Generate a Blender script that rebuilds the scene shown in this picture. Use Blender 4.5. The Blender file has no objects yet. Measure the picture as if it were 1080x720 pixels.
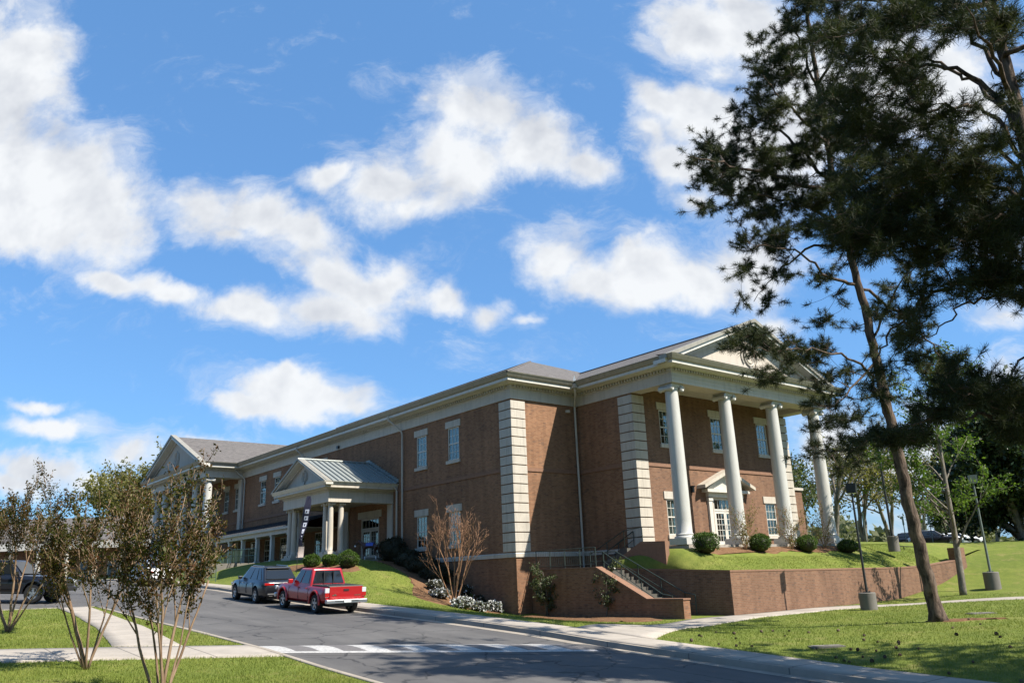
import bpy, bmesh, math, random
import numpy as np
from mathutils import Vector, Matrix
R = math.radians
C = bpy.context.scene.collection
S = bpy.context.scene
random.seed(7); RNG = np.random.default_rng(11)

# ------------------------------------------------------------------ camera
F_PX = 855.78
PITCH, ROLL, YAW = [math.radians(a) for a in (16.24258437, -2.1867805, -50.49417066)]
cp, sp, cr, sr, cy, sy = (math.cos(PITCH), math.sin(PITCH), math.cos(ROLL), math.sin(ROLL), math.cos(YAW), math.sin(YAW))
FWD = Vector((sy*cp, cy*cp, sp)); R0 = Vector((cy, -sy, 0)); U0 = R0.cross(FWD)
RIGHT = cr*R0 + sr*U0; UP = -sr*R0 + cr*U0
EYE = Vector((0, 0, 1.6))
cam = bpy.data.cameras.new('camera'); camo = bpy.data.objects.new('camera', cam); C.objects.link(camo)
cam.sensor_width = 36; cam.lens = 36*F_PX/1080; cam.clip_start = .1; cam.clip_end = 6000
m = Matrix((RIGHT, UP, -FWD)).transposed().to_4x4(); m.translation = EYE
camo.matrix_world = m
S.camera = camo

def px_ray(x, y): return FWD*F_PX + RIGHT*(x-540) - UP*(y-360)
def at(x, y, depth):            # a point of the place at a given distance along the view axis
    r = px_ray(x, y); return EYE + r*(depth/F_PX)

# ------------------------------------------------------------------ sky, sun, exposure
TO_SUN = Vector((1.0, .45, 1.25)).normalized()
SUN_EL = math.asin(TO_SUN.z)
SUN_AZ = math.atan2(TO_SUN.x, TO_SUN.y)
SKY_STRENGTH = .055
S.view_settings.view_transform = 'Standard'; S.view_settings.look = 'None'
S.view_settings.exposure = 1.1; S.view_settings.gamma = 1; S.view_settings.use_curve_mapping = False
sl = bpy.data.lights.new('sun', 'SUN'); slo = bpy.data.objects.new('sun', sl); C.objects.link(slo)
sl.energy = 5.0; sl.angle = R(.53); sl.color = (1, .935, .83)
slo.rotation_euler = (-TO_SUN).to_track_quat('-Z', 'Y').to_euler(); slo.location = (30, 10, 60)

# cumulus: cx, cy, rx, ry, rot(deg) as seen from the lawn -> turned into fixed sky directions
CLOUDS = [
 (-10,120,80,125,0,1.),(45,190,95,85,20,1.),(105,225,62,58,20,1.),(25,240,115,34,3,1.),(20,50,34,50,20,1.),(-80,150,120,120,0,1.),
 (212,218,50,36,20,1.),(275,222,62,40,15,1.),(325,245,48,34,10,.95),(190,205,30,24,0,.8),(240,245,50,16,8,.8),
 (118,290,52,12,14,.85),(185,303,56,17,10,.9),(262,325,70,24,8,.95),(345,328,72,32,4,1.),(395,305,52,30,-15,.95),(350,285,52,28,25,.95),(300,275,40,16,20,.6),
 (465,316,36,18,12,.85),(518,330,32,17,0,.8),(557,338,26,9,0,.65),(430,320,40,14,0,.6),
 (350,182,42,18,-5,.95),(410,190,62,42,0,1.),(478,170,66,52,20,1.),(512,115,66,44,25,1.),(568,150,58,38,25,1.),(618,168,36,20,25,.9),(432,215,52,22,-8,.95),(450,105,20,14,0,.6),
 (585,275,46,38,10,1.),(618,298,52,27,8,1.),(690,283,60,44,0,1.),(740,290,58,40,0,1.),(602,240,26,18,45,.6),(668,308,46,22,0,.9),(785,278,60,52,0,1.),(690,240,30,16,0,.5),
 (688,45,26,16,35,.7),(735,30,66,42,15,1.),(790,25,60,55,0,1.),(700,105,46,24,25,.95),(690,132,34,20,30,.9),(742,118,60,34,20,1.),(715,165,52,26,25,.95),(785,175,60,60,0,1.),(735,205,42,22,20,.8),(840,100,70,100,0,1.),(765,80,40,26,0,.7),
 (960,90,120,100,0,.95),(1045,250,70,50,0,.6),
 (300,412,66,24,6,1.),(335,424,68,22,4,1.),(262,428,52,16,4,.95),(365,434,42,13,4,.8),(300,395,34,14,0,.8),
 (45,420,42,10,4,.75),(60,447,58,15,5,.85),(35,488,62,22,5,.95),(130,478,46,17,0,.9),(90,502,60,15,0,.7),(10,505,60,24,0,.9),(195,466,90,9,0,.55),
 (1060,340,50,20,0,.7),(1060,400,50,30,0,.7),(930,480,80,40,0,.7),(1000,470,70,50,0,.85),(870,470,50,60,0,.8),(820,340,40,18,0,.7),(1010,540,120,30,0,.6),
]
def build_world():
    w = bpy.data.worlds.new('World'); S.world = w; w.use_nodes = True
    nt = w.node_tree; N = nt.nodes; L = nt.links; N.clear()
    def nd(t, **k):
        n = N.new(t)
        for a, v in k.items(): setattr(n, a, v)
        return n
    def mth(op, a, b=None, c=None, clamp=False):
        n = nd('ShaderNodeMath', operation=op, use_clamp=clamp)
        for i, v in enumerate((a, b, c)):
            if v is None: continue
            if isinstance(v, (int, float)): n.inputs[i].default_value = v
            else: L.new(v, n.inputs[i])
        return n.outputs[0]
    sky = nd('ShaderNodeTexSky', sky_type='NISHITA'); sky.sun_disc = False
    sky.sun_elevation = SUN_EL; sky.sun_rotation = SUN_AZ; sky.altitude = 100; sky.air_density = 1.0; sky.dust_density = 1.2; sky.ozone_density = 1.3
    tc = nd('ShaderNodeTexCoord')
    fh = Vector((sy, cy, 0)); rh = R0
    def dot(v):
        n = nd('ShaderNodeVectorMath', operation='DOT_PRODUCT'); L.new(tc.outputs['Generated'], n.inputs[0]); n.inputs[1].default_value = v; return n.outputs['Value']
    y = mth('MAXIMUM', dot(fh), .08)
    a = mth('DIVIDE', dot(rh), y); b = mth('DIVIDE', dot(Vector((0, 0, 1))), y)
    comb = nd('ShaderNodeCombineXYZ'); L.new(a, comb.inputs[0]); L.new(b, comb.inputs[1])
    def noise(vec, scale, detail, rough, dist=0.):
        n = nd('ShaderNodeTexNoise'); n.inputs['Scale'].default_value = scale; n.inputs['Detail'].default_value = detail
        n.inputs['Roughness'].default_value = rough; n.inputs['Distortion'].default_value = dist; L.new(vec, n.inputs['Vector']); return n
    # warp
    wn = noise(comb.outputs[0], 5.5, 5, .6)
    ws = nd('ShaderNodeVectorMath', operation='SUBTRACT'); L.new(wn.outputs['Color'], ws.inputs[0]); ws.inputs[1].default_value = (.5, .5, .5)
    wm = nd('ShaderNodeVectorMath', operation='SCALE'); L.new(ws.outputs[0], wm.inputs[0]); wm.inputs['Scale'].default_value = .085
    wa = nd('ShaderNodeVectorMath', operation='ADD'); L.new(comb.outputs[0], wa.inputs[0]); L.new(wm.outputs[0], wa.inputs[1])
    sp_ = nd('ShaderNodeSeparateXYZ'); L.new(wa.outputs[0], sp_.inputs[0])
    cmb2 = nd('ShaderNodeCombineXYZ'); L.new(sp_.outputs[0], cmb2.inputs[0]); L.new(sp_.outputs[1], cmb2.inputs[1])
    def ab(x, y):
        r = px_ray(x, y); d = r.dot(fh); return np.array([r.dot(rh)/d, r.z/d])
    tot = None
    for (cx, cyy, rx, ry, rot, amp) in CLOUDS:
        c = ab(cx, cyy); t = R(rot)
        e1 = (ab(cx+rx*math.cos(t)*.2, cyy+rx*math.sin(t)*.2)-c)/.2
        e2 = (ab(cx-ry*math.sin(t)*.2, cyy+ry*math.cos(t)*.2)-c)/.2
        ang = math.atan2(e1[1], e1[0])
        mp = nd('ShaderNodeMapping', vector_type='TEXTURE')
        mp.inputs['Location'].default_value = (c[0], c[1], 0); mp.inputs['Rotation'].default_value = (0, 0, ang)
        mp.inputs['Scale'].default_value = (1.66*np.hypot(*e1), 1.66*np.hypot(*e2), 1)
        L.new(cmb2.outputs[0], mp.inputs['Vector'])
        g = nd('ShaderNodeTexGradient', gradient_type='SPHERICAL'); L.new(mp.outputs[0], g.inputs[0])
        v = mth('MULTIPLY', g.outputs['Fac'], amp)
        tot = v if tot is None else mth('SMOOTH_MAX', tot, v, .22)
    field = tot
    f1 = noise(comb.outputs[0], 8.5, 12, .63, .2)
    dens = mth('ADD', field, mth('MULTIPLY', mth('SUBTRACT', f1.outputs['Fac'], .5), 1.25))
    mr = nd('ShaderNodeMapRange', interpolation_type='SMOOTHSTEP'); L.new(dens, mr.inputs[0])
    mr.inputs[1].default_value = .30; mr.inputs[2].default_value = .74
    # soft relief: thickness sampled towards the sun
    off = nd('ShaderNodeVectorMath', operation='ADD'); L.new(comb.outputs[0], off.inputs[0]); off.inputs[1].default_value = (.025, .03, 0)
    f2 = noise(off.outputs[0], 9, 4, .55, .15); f3 = noise(comb.outputs[0], 9, 4, .55, .15)
    rel = mth('SUBTRACT', f3.outputs['Fac'], f2.outputs['Fac'])
    big = noise(comb.outputs[0], 3.2, 3, .5)
    lit = mth('ADD', mth('MULTIPLY', rel, 2.6), mth('SUBTRACT', 1.16, mth('MULTIPLY', dens, .58)))
    lit = mth('ADD', lit, mth('MULTIPLY', mth('SUBTRACT', big.outputs['Fac'], .5), .6), clamp=True)
    ramp = nd('ShaderNodeMixRGB'); L.new(lit, ramp.inputs[0])
    k = 1/SKY_STRENGTH
    ramp.inputs[1].default_value = (.29*k, .305*k, .335*k, 1); ramp.inputs[2].default_value = (.44*k, .45*k, .46*k, 1)
    # clear-sky tint as the photo's film rendered it
    hs = nd('ShaderNodeMixRGB', blend_type='MULTIPLY'); hs.inputs[0].default_value = 1; L.new(sky.outputs[0], hs.inputs[1]); hs.inputs[2].default_value = (1.04, 1.55, 2.0, 1)
    air = nd('ShaderNodeMixRGB'); air.inputs[0].default_value = .5; L.new(hs.outputs[0], air.inputs[1]); air.inputs[2].default_value = (.074*k, .178*k, .355*k, 1)
    st = nd('ShaderNodeMapping'); st.inputs['Scale'].default_value = (1, 1.9, 1); st.inputs['Rotation'].default_value = (0, 0, -.5); L.new(cmb2.outputs[0], st.inputs[0])
    wv = noise(st.outputs[0], 6.5, 12, .68, .6)
    vd = mth('ADD', mth('MULTIPLY', field, 1.15), mth('MULTIPLY', mth('SUBTRACT', wv.outputs['Fac'], .5), 2.0))
    vr = nd('ShaderNodeMapRange', interpolation_type='SMOOTHSTEP'); L.new(vd, vr.inputs[0]); vr.inputs[1].default_value = .25; vr.inputs[2].default_value = .95; vr.inputs[4].default_value = .6
    alpha = mth('MAXIMUM', mr.outputs[0], vr.outputs[0])
    mx = nd('ShaderNodeMixRGB'); L.new(mth('MULTIPLY', alpha, .97), mx.inputs[0]); L.new(air.outputs[0], mx.inputs[1]); L.new(ramp.outputs[0], mx.inputs[2])
    bg = nd('ShaderNodeBackground'); L.new(mx.outputs[0], bg.inputs[0]); bg.inputs[1].default_value = SKY_STRENGTH
    out = nd('ShaderNodeOutputWorld'); L.new(bg.outputs[0], out.inputs[0])
    w.cycles.sampling_method = 'MANUAL'; w.cycles.sample_map_resolution = 512
build_world()

# ------------------------------------------------------------------ materials
class Mat:
    def __init__(s, name, rough=.6, metal=0., spec=.5):
        s.m = bpy.data.materials.new(name); s.m.use_nodes = True; s.nt = s.m.node_tree; s.N = s.nt.nodes; s.L = s.nt.links
        s.b = s.N['Principled BSDF']; s.b.inputs['Roughness'].default_value = rough; s.b.inputs['Metallic'].default_value = metal
        s.b.inputs['Specular IOR Level'].default_value = spec
        s.geo = s.N.new('ShaderNodeNewGeometry')
    def nd(s, t, **k):
        n = s.N.new(t)
        for a, v in k.items(): setattr(n, a, v)
        return n
    def mapped(s, vec, scale):
        mp = s.nd('ShaderNodeMapping'); mp.inputs['Scale'].default_value = scale; s.L.new(vec, mp.inputs[0]); return mp.outputs[0]
    def noise(s, scale, detail=4, rough=.55, vec=None, stretch=None, dist=0):
        n = s.nd('ShaderNodeTexNoise'); n.inputs['Scale'].default_value = scale; n.inputs['Detail'].default_value = detail; n.inputs['Roughness'].default_value = rough
        n.inputs['Distortion'].default_value = dist
        v = vec or s.geo.outputs['Position']
        if stretch: v = s.mapped(v, stretch)
        s.L.new(v, n.inputs['Vector']); return n.outputs['Fac']
    def ramp(s, fac, stops):
        r = s.nd('ShaderNodeValToRGB'); e = r.color_ramp.elements
        while len(e) < len(stops): e.new(.5)
        for i, (p, c) in enumerate(stops): e[i].position = p; e[i].color = (*c, 1)
        s.L.new(fac, r.inputs[0]); return r.outputs[0]
    def mix(s, fac, a, b, mode='MIX'):
        n = s.nd('ShaderNodeMixRGB', blend_type=mode)
        for i, v in enumerate((fac, a, b)):
            if isinstance(v, (int, float)): n.inputs[i].default_value = v
            elif isinstance(v, tuple): n.inputs[i].default_value = (*v, 1)
            else: s.L.new(v, n.inputs[i])
        return n.outputs[0]
    def math(s, op, a, b=0., clamp=False):
        n = s.nd('ShaderNodeMath', operation=op, use_clamp=clamp)
        for i, v in enumerate((a, b)):
            if isinstance(v, (int, float)): n.inputs[i].default_value = v
            else: s.L.new(v, n.inputs[i])
        return n.outputs[0]
    def col(s, c):
        if isinstance(c, tuple): s.b.inputs['Base Color'].default_value = (*c, 1)
        else: s.L.new(c, s.b.inputs['Base Color'])
        return s
    def bump(s, h, strength=.3, dist=.02):
        n = s.nd('ShaderNodeBump'); n.inputs['Strength'].default_value = strength; n.inputs['Distance'].default_value = dist
        s.L.new(h, n.inputs['Height']); s.L.new(n.outputs[0], s.b.inputs['Normal']); return s

def mottled(name, c, var=.12, scale=3., rough=.6, metal=0., bump=0., fine=40., spec=.4, grime=0.):
    M = Mat(name, rough, metal, spec)
    n = M.noise(scale, 6, .6); d = tuple(max(0, v*(1-var)) for v in c); l = tuple(min(1, v*(1+var)) for v in c)
    base = M.ramp(n, [(.3, d), (.7, l)])
    n2 = M.noise(fine, 3, .6)
    col = M.mix(.35, base, M.ramp(n2, [(.3, d), (.7, l)]))
    if grime:
        g = M.noise(2.0, 6, .7, stretch=(2.5, 2.5, .22)); col = M.mix(M.ramp(g, [(.50, (0, 0, 0)), (.72, (grime, grime, grime))]), col, tuple(v*.42 for v in c))
        g = M.noise(.8, 6, .7); col = M.mix(M.ramp(g, [(.52, (0, 0, 0)), (.70, (grime*.6,)*3)]), col, tuple(v*.6 for v in c))
    M.col(col)
    if bump: M.bump(n2, bump, .01)
    return M.m
def plain(name, c, rough=.4, metal=0., spec=.5): return Mat(name, rough, metal, spec).col(c).m

def brick_mat(name, c1, c2, mortar):
    M = Mat(name, .85, 0, .25)
    sx = M.nd('ShaderNodeSeparateXYZ'); M.L.new(M.geo.outputs['Position'], sx.inputs[0])
    sn = M.nd('ShaderNodeSeparateXYZ'); M.L.new(M.geo.outputs['True Normal'], sn.inputs[0])
    isx = M.math('GREATER_THAN', M.math('ABSOLUTE', sn.outputs[0]), .7)
    isz = M.math('GREATER_THAN', M.math('ABSOLUTE', sn.outputs[2]), .7)
    h = M.math('ADD', M.math('MULTIPLY', sx.outputs[1], isx), M.math('MULTIPLY', sx.outputs[0], M.math('SUBTRACT', 1, isx)))
    v = M.math('ADD', M.math('MULTIPLY', sx.outputs[1], isz), M.math('MULTIPLY', sx.outputs[2], M.math('SUBTRACT', 1, isz)))
    cb = M.nd('ShaderNodeCombineXYZ'); M.L.new(h, cb.inputs[0]); M.L.new(v, cb.inputs[1])
    br = M.nd('ShaderNodeTexBrick'); M.L.new(cb.outputs[0], br.inputs['Vector'])
    br.inputs['Scale'].default_value = 1; br.inputs['Brick Width'].default_value = .21; br.inputs['Row Height'].default_value = .075
    br.inputs['Mortar Size'].default_value = .009; br.inputs['Mortar Smooth'].default_value = .3; br.inputs['Bias'].default_value = -.1
    br.inputs['Color1'].default_value = (*c1, 1); br.inputs['Color2'].default_value = (*c2, 1); br.inputs['Mortar'].default_value = (*mortar, 1)
    # a second set of single dark clinker bricks, and broad weathering
    wn = M.nd('ShaderNodeTexWhiteNoise', noise_dimensions='2D')
    fl = M.nd('ShaderNodeVectorMath', operation='FLOOR'); M.L.new(M.mapped(cb.outputs[0], (1/.21, 1/.075, 1)), fl.inputs[0]); M.L.new(fl.outputs[0], wn.inputs['Vector'])
    dark = M.math('GREATER_THAN', wn.outputs['Value'], .955)
    col = M.mix(M.math('MULTIPLY', dark, .38), br.outputs['Color'], (.06, .045, .04))
    big = M.noise(.5, 5, .6); col = M.mix(.55, col, M.ramp(big, [(.3, (.70, .69, .70)), (.7, (1.16, 1.14, 1.10))]), 'MULTIPLY')
    streak = M.noise(1.2, 4, .6, stretch=(2.2, 2.2, .18)); col = M.mix(.75, col, M.ramp(streak, [(.33, (.74, .73, .73)), (.62, (1.05, 1.05, 1.05))]), 'MULTIPLY')
    M.col(col); M.bump(br.outputs['Fac'], -.35, .006)
    return M.m

MT = {}
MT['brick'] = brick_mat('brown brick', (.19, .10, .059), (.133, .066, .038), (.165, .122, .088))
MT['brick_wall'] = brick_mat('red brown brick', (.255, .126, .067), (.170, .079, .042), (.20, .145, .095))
MT['brick_cap'] = mottled('rowlock brick', (.185, .10, .062), .2, 6, .85, 0, .2)
MT['stone'] = mottled('cast stone', (.41, .372, .315), .10, 1.5, .7, 0, .1, grime=.55)
MT['trim'] = mottled('cream trim', (.43, .388, .325), .08, 1.2, .55, grime=.5)
MT['white'] = mottled('white paint', (.50, .475, .42), .06, 1.5, .4, grime=.45)
def column_mat():
    M = Mat('column paint', .45, 0, .4); n = M.noise(1.6, 6, .65, stretch=(3, 3, .6))
    M.col(M.mix(M.ramp(M.noise(2.4, 7, .7), [(.62, (0, 0, 0)), (.70, (.5, .5, .5))]), M.ramp(n, [(.3, (.385, .375, .345)), (.7, (.46, .45, .415))]), (.38, .39, .38)))
    return M.m
MT['column'] = column_mat()
MT['gutter'] = mottled('olive gutter', (.25, .232, .19), .1, 1.2, .45, grime=.5)
MT['stucco'] = mottled('pediment stucco', (.42, .37, .31), .06, 2, .85, grime=.35)
def shingle():
    M = Mat('roof shingle', .9, 0, .2)
    sx = M.nd('ShaderNodeSeparateXYZ'); M.L.new(M.geo.outputs['Position'], sx.inputs[0])
    cb = M.nd('ShaderNodeCombineXYZ'); M.L.new(M.math('ADD', sx.outputs[0], sx.outputs[1]), cb.inputs[0]); M.L.new(sx.outputs[2], cb.inputs[1])
    br = M.nd('ShaderNodeTexBrick'); M.L.new(cb.outputs[0], br.inputs['Vector']); br.inputs['Scale'].default_value = 1
    br.inputs['Brick Width'].default_value = .3; br.inputs['Row Height'].default_value = .06; br.inputs['Mortar Size'].default_value = .006
    br.inputs['Color1'].default_value = (.145, .133, .125, 1); br.inputs['Color2'].default_value = (.092, .085, .082, 1); br.inputs['Mortar'].default_value = (.07, .065, .06, 1)
    M.col(M.mix(.5, br.outputs['Color'], M.ramp(M.noise(1.3, 6, .65), [(.3, (.75, .75, .75)), (.7, (1.15, 1.12, 1.1))]), 'MULTIPLY')); M.bump(br.outputs['Fac'], -.4, .01)
    return M.m
MT['shingle'] = shingle()
MT['metal_roof'] = mottled('standing seam metal', (.235, .25, .235), .12, 2, .48, .2)
MT['dark_roof'] = mottled('dark metal canopy roof', (.06, .062, .07), .15, 2, .45, .3)
def glass_mat():
    M = Mat('window glass', .03)
    lw = M.nd('ShaderNodeLayerWeight'); lw.inputs[0].default_value = .35
    tr = M.nd('ShaderNodeBsdfTransparent'); tr.inputs[0].default_value = (.62, .68, .68, 1)
    gl = M.nd('ShaderNodeBsdfGlossy'); gl.inputs['Roughness'].default_value = .02; gl.inputs[0].default_value = (.85, .84, .80, 1)
    mx = M.nd('ShaderNodeMixShader'); M.L.new(M.math('ADD', M.math('MULTIPLY', lw.outputs['Fresnel'], .42), .05, True), mx.inputs[0]); M.L.new(tr.outputs[0], mx.inputs[1]); M.L.new(gl.outputs[0], mx.inputs[2])
    M.L.new(mx.outputs[0], M.N['Material Output'].inputs[0]); return M.m
MT['glass'] = glass_mat()
MT['car_glass'] = plain('dark car glass', (.012, .014, .016), .04, 0, .8)
MT['blind'] = mottled('window blind', (.55, .54, .5), .06, 3, .8)
MT['dark'] = plain('dark interior', (.03, .028, .026), .9)
MT['room'] = mottled('room wall', (.25, .23, .2), .1, 1, .9)
def asphalt_mat():
    M = Mat('asphalt', .85, 0, .35)
    a = M.noise(.35, 5, .6); b = M.noise(60, 4, .7); c = M.noise(2.2, 6, .7, stretch=(.25, 1.6, 1))
    col = M.ramp(a, [(.3, (.070, .067, .066)), (.7, (.094, .090, .088))])
    col = M.mix(.55, col, M.ramp(b, [(.3, (.6, .6, .6)), (.72, (1.45, 1.45, 1.42))]), 'MULTIPLY')
    col = M.mix(.5, col, M.ramp(c, [(.35, (.85, .85, .86)), (.65, (1.12, 1.12, 1.1))]), 'MULTIPLY')
    vo = M.nd('ShaderNodeTexVoronoi', feature='DISTANCE_TO_EDGE'); vo.inputs['Scale'].default_value = .34
    wv = M.nd('ShaderNodeMixRGB', blend_type='ADD'); wv.inputs[0].default_value = 1; M.L.new(M.geo.outputs['Position'], wv.inputs[1])
    nz = M.nd('ShaderNodeTexNoise'); nz.inputs['Scale'].default_value = 1.1; nz.inputs['Detail'].default_value = 6; M.L.new(M.geo.outputs['Position'], nz.inputs['Vector']); M.L.new(nz.outputs['Color'], wv.inputs[2]); M.L.new(wv.outputs[0], vo.inputs['Vector'])
    crack = M.math('LESS_THAN', vo.outputs['Distance'], .010)
    col = M.mix(M.math('MULTIPLY', crack, .75), col, (.022, .022, .023))
    lane = M.noise(.9, 3, .5, stretch=(.03, 1.1, 1)); col = M.mix(.6, col, M.ramp(lane, [(.38, (.80, .79, .79)), (.62, (1.16, 1.15, 1.13))]), 'MULTIPLY')
    oil = M.noise(1.7, 5, .7, stretch=(.5, 1, 1)); col = M.mix(M.ramp(oil, [(.62, (0, 0, 0)), (.74, (.55, .55, .55))]), col, (.03, .029, .03))
    M.col(col); M.bump(b, .35, .008); return M.m
MT['asphalt'] = asphalt_mat()
def concrete_mat(name, c, joint=None):
    M = Mat(name, .85, 0, .3)
    d = tuple(v*.8 for v in c); l = tuple(min(1, v*1.12) for v in c)
    col = M.ramp(M.noise(.9, 7, .65), [(.3, d), (.7, l)])
    fine = M.noise(55, 3, .7); col = M.mix(.35, col, M.ramp(fine, [(.3, (.75, .75, .75)), (.7, (1.15, 1.15, 1.13))]), 'MULTIPLY')
    st = M.noise(3.2, 6, .75); col = M.mix(M.ramp(st, [(.6, (0, 0, 0)), (.72, (.5, .5, .5))]), col, (.16, .13, .10))
    if joint:
        sx = M.nd('ShaderNodeSeparateXYZ'); M.L.new(M.geo.outputs['Position'], sx.inputs[0])
        fr = M.math('FRACT', M.math('DIVIDE', sx.outputs[joint[0]], joint[1]))
        col = M.mix(M.math('MULTIPLY', M.math('LESS_THAN', fr, .018/joint[1]*2.2), .8), col, (.10, .09, .08))
    M.col(col); M.bump(fine, .25, .005); return M.m
MT['concrete'] = concrete_mat('concrete walk', (.31, .275, .235), (0, 1.5))
MT['concrete_y'] = concrete_mat('concrete path', (.31, .275, .235), (1, 1.5))
MT['kerb'] = concrete_mat('concrete kerb', (.27, .235, .195), (0, 3.0))
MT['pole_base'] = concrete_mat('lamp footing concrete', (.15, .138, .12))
def paint_mat(name, c):
    M = Mat(name, .7); n = M.noise(14, 6, .75)
    M.col(M.mix(M.ramp(n, [(.45, (0, 0, 0)), (.66, (1, 1, 1))]), c, tuple(v*.45+.03 for v in c))); return M.m
MT['road_white'] = paint_mat('worn white paint', (.37, .36, .345))
MT['road_grey'] = paint_mat('worn dark paint', (.12, .11, .105))
def grass_mat():
    M = Mat('lawn grass', .9, 0, .15)
    a = M.noise(.22, 6, .65); b = M.noise(2.4, 6, .7); c = M.noise(38, 3, .7)
    col = M.ramp(a, [(.28, (.088, .118, .022)), (.52, (.122, .15, .029)), (.75, (.175, .18, .048))])
    col = M.mix(.6, col, M.ramp(b, [(.3, (.62, .68, .6)), (.7, (1.28, 1.2, 1.15))]), 'MULTIPLY')
    col = M.mix(.6, col, M.ramp(c, [(.3, (.55, .6, .5)), (.72, (1.4, 1.35, 1.3))]), 'MULTIPLY')
    dry = M.noise(.85, 7, .75); col = M.mix(M.ramp(dry, [(.54, (0, 0, 0)), (.72, (.75, .75, .75))]), col, (.23, .185, .075))
    M.col(col); M.bump(c, .6, .03); return M.m
MT['grass'] = grass_mat()
def leafy(name, cols, trans=.35, rough=.6, scale=.7, big=.35):
    M = Mat(name, rough, 0, .25)
    n1 = M.noise(scale, 4, .6); n2 = M.noise(23, 3, .75)
    f = M.math('ADD', M.math('MULTIPLY', n1, 1-big), M.math('MULTIPLY', n2, big))
    k = len(cols); st = [(.33+.34*i/(k-1), c) for i, c in enumerate(cols)]
    col = M.ramp(f, st); M.col(col)
    tl = M.nd('ShaderNodeBsdfTranslucent'); M.L.new(M.mix(1., col, (1.15, 1.25, .7), 'MULTIPLY'), tl.inputs[0])
    mx = M.nd('ShaderNodeMixShader'); mx.inputs[0].default_value = trans
    M.L.new(M.b.outputs[0], mx.inputs[1]); M.L.new(tl.outputs[0], mx.inputs[2]); M.L.new(mx.outputs[0], M.N['Material Output'].inputs[0]); return M.m
MT['blade'] = leafy('grass blade', [(.09, .13, .02), (.145, .182, .03), (.235, .235, .055)], .3, .7, .5, .6)
MT['needle'] = leafy('pine needle', [(.014, .021, .008), (.030, .039, .013), (.085, .088, .028)], .2, .7, .55, .5)  # palest tone raised to suggest sunlit highlights on the needles
MT['myrtle_leaf'] = leafy('crape myrtle leaf', [(.105, .024, .010), (.070, .032, .008), (.042, .055, .007), (.085, .10, .014)], .35, .6, 1.6, .65)
MT['boxwood'] = leafy('boxwood leaf', [(.025, .05, .007), (.045, .085, .010), (.085, .125, .018)], .25, .5, 1.5, .6)
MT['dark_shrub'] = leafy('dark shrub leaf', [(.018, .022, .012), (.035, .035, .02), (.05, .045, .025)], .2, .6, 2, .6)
MT['spring_leaf'] = leafy('spring leaf', [(.10, .10, .022), (.15, .14, .04), (.19, .17, .07)], .4, .6, .3, .5)
MT['fresh_leaf'] = leafy('fresh green leaf', [(.05, .095, .010), (.085, .14, .018), (.13, .18, .035)], .4, .5, .6, .5)
MT['magnolia_leaf'] = leafy('dark evergreen leaf', [(.014, .028, .011), (.028, .046, .016), (.05, .07, .03)], .12, .35, .6, .5)
MT['sapling_leaf'] = leafy('holly leaf', [(.03, .045, .018), (.055, .07, .028), (.09, .10, .05)], .2, .35, 1, .6)
MT['flower'] = leafy('white petal', [(.42, .42, .44), (.52, .52, .52), (.6, .6, .6)], .2, .7, 3, .5)
MT['far_leaf'] = leafy('distant foliage', [(.03, .05, .012), (.05, .072, .018), (.085, .10, .03)], .3, .7, .25, .5)
def bark(name, c1, c2, sc=7., st=(1, 1, .22), b=.8):
    M = Mat(name, .95, 0, .15); n = M.noise(sc, 7, .7, stretch=st, dist=.6)
    M.col(M.ramp(n, [(.36, c1), (.62, c2)])); M.bump(n, b, .05); return M.m
MT['pine_bark'] = bark('pine bark', (.028, .021, .017), (.165, .12, .092), 6., (1, 1, .30), 1.)
MT['myrtle_bark'] = bark('crape myrtle bark', (.12, .075, .045), (.26, .18, .12), 6, (1, 1, .3), .3)
MT['bare_bark'] = bark('bare twig bark', (.16, .085, .05), (.26, .15, .09), 6, (1, 1, .4), .2)
MT['grey_bark'] = bark('grey bark', (.085, .072, .058), (.22, .195, .16), 6, (1, 1, .3), .5)
MT['mulch'] = (lambda M: (M.col(M.mix(.6, M.ramp(M.noise(3, 6, .7), [(.3, (.10, .052, .027)), (.7, (.185, .11, .062))]), M.ramp(M.noise(45, 4, .75), [(.3, (.5, .5, .5)), (.7, (1.5, 1.45, 1.4))]), 'MULTIPLY')), M.bump(M.noise(45, 4, .75), .8, .03), M.m)[-1])(Mat('pine straw', .95, 0, .1))
MT['black'] = plain('black paint', (.02, .02, .022), .35)
MT['rubber'] = plain('tyre rubber', (.018, .018, .018), .8, 0, .3)
MT['steel'] = plain('alloy', (.5, .5, .51), .3, .9)
MT['chrome'] = plain('chrome', (.72, .72, .74), .12, 1.)
def carpaint(name, c, metal=.2):
    M = Mat(name, .28, metal); M.col(M.mix(M.ramp(M.noise(1.8, 5, .6), [(.45, (0, 0, 0)), (.9, (.35, .35, .35))]), c, tuple(v*.7+.02 for v in c)))
    M.b.inputs['Coat Weight'].default_value = .55; M.b.inputs['Coat Roughness'].default_value = .04; return M.m
MT['red_paint'] = carpaint('red car paint', (.34, .008, .012))
MT['grey_paint'] = carpaint('graphite car paint', (.011, .012, .016), .15)
MT['black_paint'] = carpaint('black car paint', (.008, .008, .011))
MT['white_paint'] = carpaint('white car paint', (.72, .72, .72), 0)
MT['red_lens'] = plain('tail lamp lens', (.30, .008, .008), .12, 0, .8)
MT['clear_lens'] = plain('clear lamp lens', (.62, .64, .66), .1, .3, .8)
MT['plate'] = plain('number plate', (.6, .62, .6), .4)
MT['green_rail'] = mottled('green painted rail', (.07, .12, .085), .15, 6, .45)
MT['green_black'] = mottled('dark green rail', (.028, .042, .036), .2, 6, .5)
MT['lamp_black'] = mottled('dark bronze pole', (.022, .023, .023), .2, 4, .4)
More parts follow.
